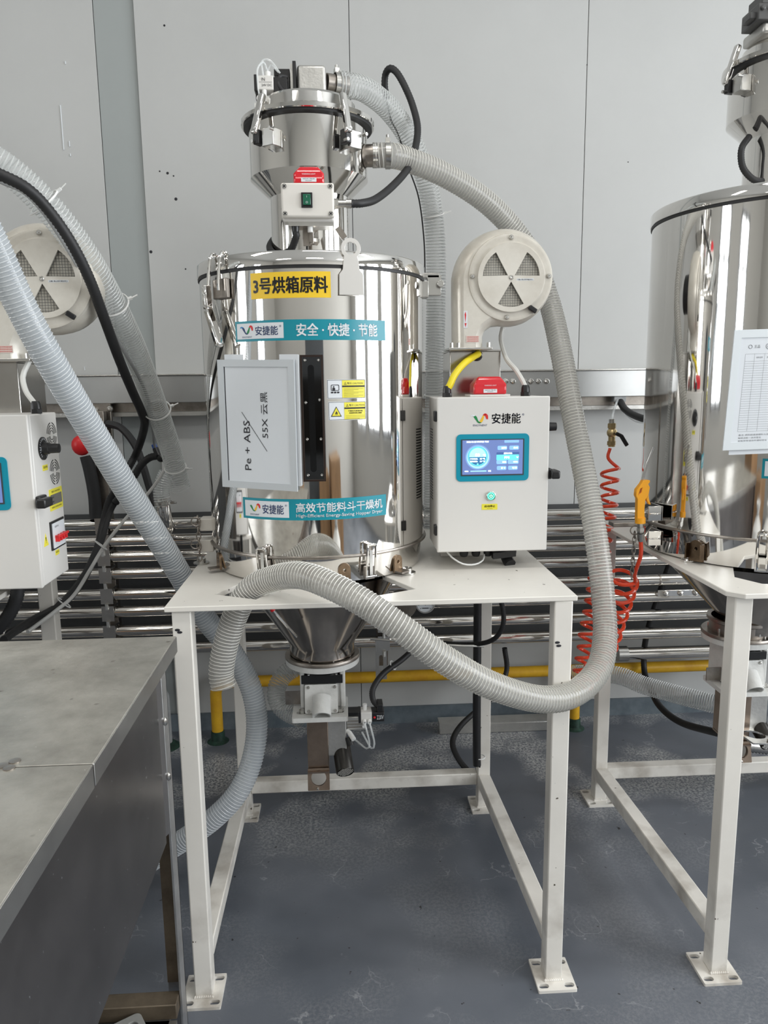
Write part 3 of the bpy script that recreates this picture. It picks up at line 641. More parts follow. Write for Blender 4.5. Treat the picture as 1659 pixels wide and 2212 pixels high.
# upper left lever clamp
th = oncyl(476, 620, HC, HR)[0]; N_ = Vector((sin(th), -cos(th), 0)); T_ = Vector((cos(th), sin(th), 0)); O = Vector((HC[0], HC[1], 0))+N_*HR
P = lambda x, z, d: O+T_*x+Vector((0, 0, z))+N_*d
s = G().obox(P(.012, ZL-.035, .006), T_*.026, N_*.006, Vector((0, 0, .022))).out('lid_clamp', dsteel, hop, bevel=.002)
g = G()
for x in (-.018, .022): wire_loop(g, [P(x, ZL+.034, -.012), P(x, ZL+.045, 0), P(x, ZL+.036, .012), P(x, ZL-.02, .020), P(x, ZL-.04, .020)], .0042)
g.out('clamp_wires', chrome, s)
g = G(); zs_ = ZL-.025
for (x0, z0, d0), (x1, z1, d1) in (((-.022, zs_, .024), (-.016, zs_-.055, .026)), ((-.016, zs_-.055, .026), (.030, zs_-.140, .030))): g.bar(P(x0, z0, d0), P(x1, z1, d1), .016, .020, N_)
g.out('clamp_handle', chrome, s, bevel=.004)
# lifting lug plate with an eye
p0 = at(757, 537, 1.755); th = oncyl(757, 600, HC, HR)[0]
T_ = Vector((cos(th*.6), sin(th*.6), 0)); FL = plane_fr((p0.x, p0.y, p0.z), T_, (0, 0, 1))
o_ = [(.0225*cos(rad(a)), .0225*sin(rad(a))) for a in range(-50, 231, 12)]+[(-.0175, -.03), (-.019, -.045), (-.027, -.055), (-.028, -.100), (.028, -.100), (.027, -.055), (.019, -.045), (.0175, -.03)]
G().plate([o_, circ(0, 0, .0135, 24)], FL, .004).out('lifting_lug', mat('matt stainless lug', (.66, .64, .61), .38, .75), hop, bevel=.0008)
# hinge and brackets at the right of the lid
p = at(922, 600, 2.0); g = G(); g.box(p.x-.012, p.x+.03, 1.985, 2.025, p.z-.002, p.z+.01); g.box(p.x+.0, p.x+.035, 1.985, 2.0, p.z-.045, p.z+.005); g.cyl((p.x+.032, 1.97, p.z-.018), (p.x+.032, 2.03, p.z-.018), .009, n=12); g.box(p.x-.014, p.x+.002, 1.98, 2.03, p.z-.05, p.z-.01)
g.out('lid_hinge', steel, hop, bevel=.001)
# ears, bolts and welded lugs round the skirt
g = G()
for px, py, Zz in ((435, 1214, .978), (880, 1235, .978)):
    q = atz(px, py, Zz+.004); g.lathe((q.x, q.y, Zz), [(.021, .0005), (.021, .004), (.012, .004), (.012, .014), (.008, .016), (1e-4, .012)], 20)
g.out('holding_bolts', steel, hop)
for px in (470, 660, 745, 862):
    q = cu(px, 1226)[0]/HR; N_ = Vector((sin(q), -cos(q), 0)); T_ = Vector((cos(q), sin(q), 0)); c0 = Vector((HC[0], HC[1], 1.008))+N_*(HR-.008)
    F_ = plane_fr(c0, T_, (0, 0, 1)); lp = [(.015*cos(rad(a)), .006+.015*sin(rad(a))) for a in range(0, 181, 20)]+[(-.015, -.022), (.015, -.022)]
    G().plate([lp, circ(0, .004, .004, 12)], F_, .006).out('welded_ear', mat('heat tinted steel', (.42, .30, .20), .3, 1, noise=.5, nscale=30), hop, bevel=.001)
    G().obox(c0+N_*.016+Vector((0, 0, -.019)), T_*.014, N_*.014, Vector((0, 0, .002))).out('ear_foot', dsteel, hop)
g = G()
for py in (1133, 1178): q = at(444, py, 1.98); g.box(q.x-.014, q.x+.022, 1.97, 2.02, q.z-.016, q.z+.016)
g.out('side_blocks', mat('cream bracket paint', (.62, .59, .54), .5), hop, bevel=.002)
g = G(); a = at(427, 1122, 1.96)
for k in range(8):
    c_ = Vector((a.x, a.y, a.z-.0145*k)); u_ = Vector((1, 0, 0)) if k % 2 else Vector((0, 1, 0))
    g.tube([c_+u_*.0055*cos(t*PI/6)+Vector((0, 0, .0105*sin(t*PI/6))) for t in range(12)], .0016, 6, closed=True)
tag(g.out('chain', dsteel, loc=tuple(a)), 'short rusty chain hanging at the lower left of the centre dryer', 'chain')
g = G(); g.ring(at(423, 1127, 1.955), .012, .0018, (0, 1, .2)); g.ring(at(422, 1176, 1.955), .012, .0018, (0, 1, .2)); tag(g.out('split_ring', dsteel, loc=tuple(at(422, 1150, 1.955))), 'steel split rings threaded through the chain left of the centre dryer', 'ring')
# thermometer under the plate at the right of the cone
q = at(918, 1302, 1.80); th_ = thing('dial_thermometer', 'small round white dial thermometer under the centre stand plate', 'thermometer', tuple(q))
G().lathe(q, [(.024, 0), (.024, -.012), (.021, -.012), (.021, -.009)], 28, (0, 1, 0)).out('case', steel, th_); G().lathe(q, [(.0215, -.0092), (1e-4, -.0093)], 28, (0, 1, 0)).out('dial_face', paperw, th_)
g = G(); g.box(q.x-.001, q.x+.001, q.y-.0105, q.y-.0098, q.z-.004, q.z+.014); g.box(q.x-.008, q.x+.008, q.y-.0105, q.y-.0098, q.z-.012, q.z-.010)
for k in range(9): a = rad(-45+33.75*k); g.obox((q.x+.017*cos(a), q.y-.0100, q.z+.017*sin(a)), (.0018*cos(a), 0, .0018*sin(a)), (0, .0003, 0), (-.0004*sin(a), 0, .0004*cos(a)))
g.out('needle', ink, th_); G().cyl(q, (q.x-.03, q.y+.16, q.z+.01), .006, n=10).out('probe', steel, th_)
# angled sampling spouts and ribs on the cone
g = G(); g.obox((HC[0]-.005, HC[1]-.095, .83), (.022, 0, 0), (0, .012, 0), (0, -.03, .1)); g.out('cone_spine', steel, hop, bevel=.002)
q = at(870, 1312, 1.85); G().tube([q+Vector((-.03, .08, -.05)), q+Vector((.0, .0, .01))], .038, 20).out('sampling_spout', dsteel, hop)
q = at(590, 1318, 1.8); rk = thing('slide_gate_knob', 'small red plastic knob below the front edge of the centre stand plate', 'knob', tuple(q))
G().lathe(q, [(.007, 0), (.005, .008), (.005, .016), (.011, .022), (.012, .028), (1e-4, .03)], 14, (-.5, -.3, .9)).out('knob_body', redp, rk); G().cyl(q, q+Vector((.05, .06, -.09)), .004, n=8).out('rod', chrome, rk)

# ------------------------------------------------------------------ discharge valve assembly under a cone
def discharge(label, c, zt, s=1.0, lab2=None):
    X, Y = c; root = thing('discharge_valve', label, 'valve', (X, Y, zt-.37*s)); o = (X, Y, 0)
    G().lathe(o, [(.078, zt+.03), (.090*s, zt+.031), (.090*s, zt+.022), (.083*s, zt+.018), (.083*s, zt-.012)], 48).out('neck_collar', dsteel, root)
    G().lathe(o, [(.05, zt-.01), (.102*s, zt-.010), (.104*s, zt-.013), (.104*s, zt-.020), (.05, zt-.020)], 64).out('steel_flange', dsteel, root)
    G().lathe(o, [(.05, zt-.020), (.102*s, zt-.0205), (.102*s, zt-.036), (.098*s, zt-.038), (.05, zt-.038)], 64).out('white_flange', wcast, root)
    g = G()
    for k in range(8):
        a = rad(22+45*k); g.cyl((X+.082*s*cos(a), Y+.082*s*sin(a), zt-.012), (X+.082*s*cos(a), Y+.082*s*sin(a), zt+.006), .0045, n=8)
    for k in range(6):
        a = rad(-120+40*k); g.lathe((X+.083*s*cos(a), Y+.083*s*sin(a), zt+.0), [(.006, 0), (.006, .005), (1e-4, .006)], 8, (cos(a), sin(a), 0))
    g.out('flange_bolts', steel, root)
    G().lathe(o, [(.052, zt-.036), (.052, zt-.056), (.045, zt-.06)], 32).out('throat', steel, root)
    G().box(X-.058, X+.055, Y-.055, Y+.05, zt-.082, zt-.058).out('slide_plate', black, root, bevel=.001)
    w = G(); w.box(X-.062, X-.050, Y-.05, Y+.05, zt-.155, zt-.036); w.box(X+.047, X+.062, Y-.05, Y+.05, zt-.155, zt-.036); w.box(X-.052, X+.05, Y-.045, Y+.05, zt-.155, zt-.082)
    w.out('white_body', wcast, root, bevel=.004)
    F = plane_fr((X-.003, Y-.06, zt-.125), (1, 0, 0), (0, .28, 1))
    G().plate([rrect(-.046, .044, -.034, .040, .004)], F, .012).out('port_plate', wcast, root, bevel=.001)
    g = G()
    for i in (-1, 1):
        for j in (-.028, .033): screw(g, F(i*.036, j, .012), (0, -1, .2), .0045, .004)
        g.cyl((X+i*.038, Y-.05, zt-.085), (X+i*.038, Y-.05, zt-.055), .0042, n=8)
    g.out('port_screws', steel, root)
    c0 = Vector((X-.003, Y-.065, zt-.118)); d = Vector((0, -.62, -.55)).normalized()
    G().lathe(c0, [(.026, 0), (.026, .055), (.022, .055), (.022, .01), (1e-4, .01)], 32, d).out('port_spout', wcast, root, bevel=.001)
    F = plane_fr((X-.005, Y-.035, zt-.172), (1, 0, 0), (0, 1, 0)); lp = [rrect(-.079, .073, -.068, .07, .006)]
    for i in (-1, 1): lp.append(rrect(i*.052-.016, i*.052+.010, -.04, -.022, .0088))
    G().plate(lp, F, .013).out('base_plate', wcast, root, bevel=.0015)
    g = G()
    for i in (-1, 1): g.cyl((X-.005+i*.052, Y-.066, zt-.178), (X-.005+i*.052, Y-.066, zt-.150), .009, n=6)
    g.out('base_bolts', steel, root)
    G().box(X-.105, X-.06, Y-.03, Y-.026, zt-.150, zt-.112).out('side_fin', dsteel, root)
    G().box(X-.046, X+.012, Y-.07, Y+.03, zt-.325, zt-.172).out('brown_chute', mat('brown stained steel', (.36, .28, .22), .3, .9, noise=.35, nscale=12), root, bevel=.002)
    b = G(); b.box(X-.046, X+.012, Y-.085, Y+.03, zt-.330, zt-.325)
    F = plane_fr((X-.017, Y-.08, zt-.348), (1, 0, 0), (0, .25, 1)); b.plate([rrect(-.030, .030, -.03, .028, .002), circ(0, .002, .021, 24)], F, .004); b.out('chute_door', mat('brown stained steel', (.4, .3, .2)), root); G().plate([circ(0, .002, .022, 24)], lambda a, b, c=0: F(a, b, c-.003), .001).out('door_hole_disc', mat('dim mirror steel', (.38, .36, .34)), root)  # dim disc closes the door hole, stands in for its dark inside
    g = G(); screw(g, F(-.003, -.024, .004), (0, -1, .2), .004, .008); g.out('door_screw', steel, root)
    G().box(X+.006, X+.062, Y-.066, Y+.04, zt-.29, zt-.172).out('cylinder_box', alu, root, bevel=.002)
    c1 = Vector((X+.046, Y-.03, zt-.272)); d = Vector((.12, -.78, -.55)).normalized(); m_ = root
    G().lathe(c1, [(.025, 0), (.025, .085), (.0235, .087)], 28, d).out('filter_muffler', mat('perforated black steel', (.035, .033, .03), .35, .8), root)
    u = d.orthogonal().normalized(); v = d.cross(u); g = G(); e = c1+d*.0865
    for i in range(-4, 5):
        for j in range(-4, 5):
            x, y = (i+.5*(j % 2))*.0048, j*.0042
            if math.hypot(x, y) < .022: g.ring(e+u*x+v*y, .0019, .0005, d, 6, 4)
    g.out('muffler_mesh', steel, root, kind='stuff')
    return root
discharge('discharge valve under the centre cone, white cast body with front spout', HC, .722)
# pneumatic cylinder + solenoid valve at the centre
X, Y, zt = HC[0], HC[1], .722
pc = thing('air_cylinder', 'aluminium pneumatic cylinder sticking out right of the centre discharge valve', 'air cylinder', (X+.062, Y-.03, zt-.25))
g = G(); g.box(X+.063, X+.118, Y-.055, Y-.005, zt-.222, zt-.182)
g.out('barrel', alu, pc, bevel=.003); g = G()
for dz in (-.212, -.203, -.194): g.box(X+.065, X+.116, Y-.0565, Y-.055, zt+dz-.001, zt+dz+.001)
g.out('barrel_grooves', dsteel, pc); G().box(X+.063, X+.125, Y-.05, Y-.01, zt-.182, zt-.172).out('mounting_strip', black, pc)
g = G(); g.cyl((X+.07, Y-.06, zt-.225), (X+.082, Y-.08, zt-.236), .007, n=10); g.cyl((X+.063, Y-.055, zt-.222), (X+.072, Y-.062, zt-.225), .006, n=10); g.cyl((X+.11, Y-.056, zt-.205), (X+.11, Y-.07, zt-.205), .004, n=8); g.out('push_fittings', wtie, pc)
G().cyl((X+.066, Y-.06, zt-.238), (X+.074, Y-.07, zt-.258), .010, n=10).out('black_plug', black, pc)
q = at(785, 1540, 1.93); sv = thing('solenoid_valve', 'white and black solenoid valve with black plug right of the centre discharge valve', 'valve', tuple(q))
x0, z0 = q.x, q.z
G().box(x0-.008, x0+.022, 1.90, 1.94, z0-.014, z0+.014).out('valve_block', whiteb, sv, bevel=.002); G().box(x0-.014, x0-.008, 1.9, 1.94, z0-.015, z0+.015).out('end_cap', black, sv)
g = G(); g.box(x0+.022, x0+.055, 1.9, 1.94, z0-.013, z0+.013); g.box(x0+.036, x0+.052, 1.9, 1.94, z0+.013, z0+.035); g.out('coil_and_plug', black, sv, bevel=.002)
g = G(); g.plate([circ(x0+.029, z0, .003, 12)], lambda a, b, c=0: Vector((a, 1.8995-c, b)), .0004); g.out('indicator', redp, sv)
g = G(); g.text('220V', lambda a, b, c=0: Vector((x0+.044+a, 1.8994, z0+b)), 0, 0, .012, .018, 0); g.out('rating_print', paperw, sv)
g = G(); g.cyl((x0+.004, 1.92, z0+.014), (x0+.004, 1.92, z0+.03), .006, n=10)
for dx in (.002, .015): g.lathe((x0+dx, 1.90, z0-.008), [(.005, 0), (.0055, .01), (.003, .01), (.002, .004)], 12, (0, -1, -.3))
g.out('push_fittings', wtie, sv)
for i, (dx, lb) in enumerate(((.002, 'clear air tube from the left port of the lower solenoid valve'), (.015, 'clear air tube from the right port of the lower solenoid valve'))):
    cable('air_tube', lb, [(x0+dx, 1.892, z0-.011), (x0+dx+.006, 1.885, z0-.035), (x0+dx+.012, 1.89, z0-.07), (x0+dx+.004, 1.90, z0-.088), (X+.085+.02*i, Y-.08, zt-.236+.02*i)], .0026, clear, 'tube')
conduit('corrugated_cable', 'black corrugated cable curving down to the lower solenoid valve', [at(905, 1392, 2.06), at(868, 1425, 2.02), at(828, 1455, 1.97), at(806, 1487, 1.94), at(806, 1512, 1.93), at(818, 1525, 1.92), Vector((x0+.044, 1.92, z0+.030))], .0085, .005)
q = at(849, 1437, 2.0); g = G(); g.ring(q, .0125, .0018, (1, -.4, .7)); tag(g.out('cable_tie', wtie, loc=tuple(q)), 'white cable tie on the cable above the lower solenoid valve', 'cable tie')

# ------------------------------------------------------------------ vacuum loader
def loader(label, c, z0, k=1.0, tilt=0, full=True):
    """z0 = top of dryer lid, k scale"""
    X, Y = c; root = thing('vacuum_loader', label, 'vacuum loader', (X, Y, z0)); o = (X, Y, z0)
    G().lathe(o, [(.1*k, 0), (.1*k, .175*k)], 96).out('neck', chrome, root)
    G().lathe(o, [(.1*k, .174*k), (.147*k, .218*k), (.147*k, .345*k)], 96).out('drum', chrome, root, ang=25)
    G().lathe(o, [(.143*k, .336*k), (.159*k, .336*k), (.159*k, .341*k), (.143*k, .341*k)], 96).out('flange_gasket', rubber, root)
    G().lathe(o, [(.147*k, .341*k), (.163*k, .341*k), (.165*k, .343*k), (.165*k, .352*k), (.160*k, .353*k), (.148*k, .353*k), (.146*k, .358*k), (.138*k, .359*k), (.136*k, .354*k), (.118*k, .354*k)], 96).out('flange', chrome, root)
    G().lathe(o, [(.128*k, .350*k), (.128*k, .356*k), (.123*k, .359*k), (.124*k, .365*k), (.119*k, .369*k), (.1185*k, .391*k), (.112*k, .398*k), (1e-4, .402*k)], 96).out('lid', chrome, root, ang=30)
    return root
LZ = ZL+.031
ld = loader('polished vacuum loader with hoses standing on the centre dryer lid', HC, LZ)
def toggles(root, c, zc, R, angs, k=1.0, spread=0):
    for a in angs:
        a = rad(a); N_ = Vector((sin(a), -cos(a), 0)); T_ = Vector((cos(a), sin(a), 0)); O = Vector((c[0], c[1], zc)); P = lambda x, z, d: O+T_*x*k+N_*(R+d*k)+Vector((0, 0, z*k))
        s = G().obox(P(.016, -.062, .014), T_*.017*k, N_*.015*k, Vector((0, 0, .02*k))).out('toggle_base', steel, root, bevel=.002)
        g = G(); g.obox(P(-.012, -.06, .026), T_*.008*k, N_*.012*k, Vector((0, 0, .016*k))); g.out('pivot_block', black, s, bevel=.002)
        g = G(); g.bar(P(-.014, -.055, .04), P(-.008, .038, .012), .017*k, .014*k, N_); g.out('toggle_lever', chrome, s, bevel=.004)
        g = G()
        for x, z in ((-.010, -.045), (-.018, -.07), (.036, -.05)): g.cyl(P(x, z, .03), P(x, z, .044), .004*k, n=8)
        g.out('rivets', steel, s)
toggles(ld, HC, LZ+.342, .146, (-36, 36))
# motor housing, valve parts, ports on the loader lid
zl = LZ+.402
a, b = at(638, 195, HC[1]-.02), at(704, 146, HC[1]-.02)
G().box(a.x+.006, b.x, HC[1]-.045, HC[1]+.05, zl-.012, b.z-.002).out('cylinder_cover', alu, ld, bevel=.008, bseg=3)
g = G(); g.box(a.x-.004, a.x+.004, HC[1]-.05, HC[1]+.055, zl-.012, b.z+.003); g.out('cover_gasket', black, ld)
G().box(a.x-.010, a.x-.004, HC[1]-.045, HC[1]+.05, zl-.012, b.z-.002).out('end_plate', alu, ld)
g = G(); g.box(a.x-.042, a.x-.012, HC[1]-.04, HC[1]+.01, zl-.01, zl+.045)
for kx in range(4): g.box(a.x-.040+.007*kx, a.x-.037+.007*kx, HC[1]-.043, HC[1]-.04, zl, zl+.035)
g.box(a.x-.05, a.x-.012, HC[1]-.03, HC[1]+.01, zl+.052, zl+.068); g.box(a.x-.03, a.x-.012, HC[1]-.03, HC[1]+.01, zl+.04, zl+.055); g.out('solenoid_coil', black, ld, bevel=.002)
lp = at(574, 178, HC[1]-.06); lx, lz, ly = lp.x, lp.z, HC[1]-.06
G().box(lx-.020, lx+.018, ly-.0, ly+.04, lz-.016, lz+.016).out('valve_block', whiteb, ld, bevel=.002)
g = G(); g.box(lx-.028, lx-.020, ly, ly+.04, lz-.018, lz+.018); g.box(lx+.018, lx+.05, ly+.005, ly+.035, lz-.022, lz+.014); g.box(lx-.026, lx-.018, ly+.01, ly+.03, lz-.035, lz-.022); g.out('valve_end_pieces', black, ld, bevel=.001)
g = G(); g.text('IN', lambda a, b, c=0: Vector((lx+a, ly-.0006, lz+b)), -.006, .007, .007, .008, 0); g.text('24V DC', lambda a, b, c=0: Vector((lx+a, ly-.0006, lz+b)), .002, -.006, .005, .024, 0); g.box(lx-.016, lx+.015, ly-.0006, ly-.0004, lz+.0005, lz+.001); g.out('valve_print', ink, ld)
g = G(); g.cyl((lx+.004, ly+.02, lz+.015), (lx+.004, ly+.02, lz+.030), .0075, n=12); g.cyl((lx-.014, ly-.004, lz-.036), (lx-.014, ly-.018, lz-.042), .008, n=14); g.cyl((lx-.004, ly, lz-.018), (lx-.004, ly-.005, lz-.045), .0055, n=10); g.box(lx-.014, lx+.004, ly-.012, ly+.0, lz-.046, lz-.034); g.box(lx-.03, lx+.03, ly+.01, ly+.04, lz-.052, lz-.042); g.out('push_fittings', wtie, ld)
g = G()
for q in ([(lx+.004, ly+.02, lz+.03), (lx-.004, ly+.01, lz+.048), (lx-.018, ly, lz+.03), (lx-.018, ly-.008, lz-.01), (lx-.014, ly-.018, lz-.04)], [(lx+.004, ly+.02, lz+.03), (lx+.012, ly+.02, lz+.046), (lx+.03, ly+.02, lz+.03)], [(lx-.006, ly+.012, lz+.016), (lx-.008, ly+.01, lz+.05), (lx+.012, ly+.01, lz+.052), (lx+.034, ly+.015, lz+.026)]): g.tube(catmull(q), .0022, 8)
g.out('air_tubes', clear, ld)
g = G(); g.tube(catmull([(lx+.05, ly+.02, lz+.02), (lx+.034, ly+.012, lz+.018), (lx+.030, ly+.008, lz), (lx+.045, ly-.0, lz-.022), (lx+.062, ly, zl-.006)]), .0042, 10); g.out('coil_cable', rubber, ld)
# top port + clamp, side port + clamp
q = at(704, 178, HC[1]); tp = Vector((b.x, HC[1]+.0, q.z))
G().cyl(tp, tp+Vector((.055, .02, 0)), .021, n=28).out('top_port', dsteel, ld)
def band(c0, ax, r, parent, w=.012, head=(0, 0, 1)):
    c0 = Vector(c0); ax = Vector(ax).normalized(); g = G(); g.lathe(c0, [(r, 0), (r+.0015, 0), (r+.0015, w), (r, w)], 32, ax); h = Vector(head)
    g.obox(c0+ax*w/2+h*(r+.005), ax*w*.45, h*.005, ax.cross(h)*.008); g.lathe(c0+ax*w/2+h*(r+.01), [(.004, 0), (.004, .008), (1e-4, .009)], 8, h); g.out('band_clamp', steel, parent)
q = at(796, 337, HC[1]-.02); sp_ = Vector((q.x-.02, q.y, q.z))
G().cyl(sp_, sp_+Vector((.055, -.004, 0)), .0265, n=32).out('side_port', dsteel, ld)
g = G(); g.box(sp_.x-.004, sp_.x+.006, sp_.y-.035, sp_.y+.035, sp_.z-.045, sp_.z+.045); g.out('port_flange', steel, ld, bevel=.003)
band(tp+Vector((.020, .006, 0)), (1, .3, 0), .0245, ld); band(sp_+Vector((.062, -.004, 0)), (1, 0, 0), .0305, ld)
band(sp_+Vector((.030, -.004, 0)), (1, 0, 0), .0280, ld, head=(0, -.7, -.7))

# small alarm control box in front of the loader
ab = at(665, 437, 1.80); AX, AZ = ab.x, ab.z; bx0, bx1 = at(609, 437, 1.8).x, at(721, 437, 1.8).x; bz1, bz0 = at(665, 398, 1.8).z, at(665, 472, 1.8).z; AY = 1.80
al = thing('switch_box', 'small cream switch box with green rocker switch and red lamp in front of the loader', 'switch box', (AX, AY, bz0))
G().box(bx0, bx1, AY+.004, AY+.05, bz0-.006, bz1).out('box_body', whiteb, al, bevel=.006, bseg=3)
s = G().box(bx0-.001, bx1+.001, AY-.012, AY+.006, bz0, bz1+.001).out('cover', mat('cream box plastic', (.72, .69, .64), .4), al, bevel=.005, bseg=3)
g = G(); gx = G()
for x in (bx0+.007, bx1-.007):
    for z in (bz0+.008, bz1-.007):
        g.lathe((x, AY-.0125, z), [(.0055, 0), (.0055, .0008), (1e-4, .001)], 16, (0, -1, 0)); gx.obox((x, AY-.0137, z), (.0028, 0, .0028), (0, .0003, 0), (-.0006, 0, .0006)); gx.obox((x, AY-.0137, z), (.0028, 0, -.0028), (0, .0003, 0), (.0006, 0, .0006))
g.out('cover_screws', steel, al); gx.out('screw_slots', ink, al)
sx, sz = at(663, 433, 1.79).x, at(663, 433, 1.79).z
G().box(sx-.0125, sx+.0125, AY-.016, AY-.011, sz-.016, sz+.016).out('switch_frame', black, al, bevel=.001)
G().box(sx-.0085, sx+.0085, AY-.020, AY-.015, sz-.0115, sz+.0115).out('rocker', mat('green rocker', (.0, .11, .055), .15, coat=.5), al, bevel=.001)
g = G(); F = plane_fr((sx, AY-.0204, sz)); g.plate([circ(0, -.006, .0022, 14), circ(0, -.006, .0016, 14)], F, 0); g.box(sx-.0003, sx+.0003, AY-.0205, AY-.0203, sz+.004, sz+.008); g.out('rocker_print', paperw, al)
def lamp(X0, X1, Y0, Y1, z0, z1, parent, txt=True, top=None):
    c_ = .014; g = G(); prof = [(0, z0), (0, z0+(z1-z0)*.55), (c_*.8, z1-.003), (c_, z1)]
    vs = []
    for ins, z in prof: vs += [(X0+ins, Y0+ins, z), (X1-ins, Y0+ins, z), (X1-ins, Y1-ins, z), (X0+ins, Y1-ins, z)]
    fs = [(0, 3, 2, 1)]+[(4*i+k, 4*i+(k+1) % 4, 4*i+4+(k+1) % 4, 4*i+4+k) for i in range(3) for k in range(4)]+[(12, 13, 14, 15)]
    o = g.add(vs, fs).out('warning_lamp', red, parent, bevel=.004, bseg=2)
    xm = (X0+X1)/2
    if txt:
        F = plane_fr((xm, Y0-.0008, z0)); g = G().plate([rrect(-.017, .017, .004, .013, .001)], F, .0004); s_ = g.out('lamp_label', paperw, o)
        g = G(); g.text('NO.01 TB-35', F, 0, .0105, .0022, .026, .0010); g.text('DC24V', F, 0, .0065, .002, .014, .0010); g.out('label_print', ink, s_)
        g = G(); g.text('WARNING LIGHT', F, 0, (z1-z0)*.50, .0032, .030, .001); g.out('lamp_lettering', paperw, o)
    return o
lamp(at(634, 385, 1.8).x, at(700, 385, 1.8).x, AY-.004, AY+.046, bz1, at(665, 362, 1.82).z, al)
# glands, bracket, cables
p = at(727, 440, 1.82); g = G(); g.tube([(bx1, 1.82, p.z), (bx1+.01, 1.82, p.z)], .0115, 6); g.tube([(bx1+.010, 1.82, p.z), (bx1+.028, 1.82, p.z)], .0085, 12); g.tube([(bx1+.028, 1.82, p.z), (bx1+.040, 1.82, p.z)], .0105, 12); g.out('metal_gland', steel, al)
GX = Vector((bx1+.038, 1.82, p.z))
xg = at(638, 485, 1.82).x; G().tube([(xg, 1.82, bz0-.004), (xg, 1.82, bz0-.03)], .0095, 12, rf=lambda i: .0095-.002*i).out('black_gland', black, al)
xg2 = at(670, 485, 1.82).x; g = G(); g.tube([(xg2, 1.82, bz0-.004), (xg2, 1.82, bz0-.012)], .009, 6); g.cyl((xg2, 1.82, bz0-.012), (xg2, 1.82, bz0-.026), .006, n=10); g.out('white_gland', wtie, al)
G().box(bx0+.012, bx1-.002, AY+.01, AY+.06, bz0-.014, bz0-.006).out('mount_bracket', steel, al)
g = G(); g.box(xg2-.018, xg2-.002, AY+.05, AY+.056, bz0-.05, bz0-.012); g.box(xg2-.003, xg2+.006, AY+.03, AY+.056, bz0-.045, bz0-.020); g.obox((xg2+.07, AY+.07, bz0-.018), (.008, 0, -.012), (0, .002, 0), (.006, 0, .004)); g.out('latch_pieces', dsteel, al)
G().box(AX-.02, AX+.02, AY+.05, HC[1]-.095, bz0, bz0+.03).out('support_arm', steel, al)
conduit('corrugated_cable', 'black corrugated cable curling behind the loader neck below the switch box', [Vector((xg, 1.82, bz0-.028)), at(640, 510, 1.82), at(628, 540, 1.85), at(607, 549, 1.88), at(588, 545, 1.95), at(583, 530, 2.02), at(600, 505, 2.12)], .0085, .006)
conduit('corrugated_cable', 'black corrugated cable looping high over the hoses right of the loader', [GX, at(782, 439, 1.83), at(812, 430, 1.87), at(850, 400, 1.95), at(882, 362, 2.02), at(897, 320, 2.08), at(902, 275, 2.12), at(892, 230, 2.15), at(876, 190, 2.16), at(858, 158, 2.17), at(843, 148, 2.18), at(833, 160, 2.2), at(831, 185, 2.21), at(835, 215, 2.22)], .0095, .007)

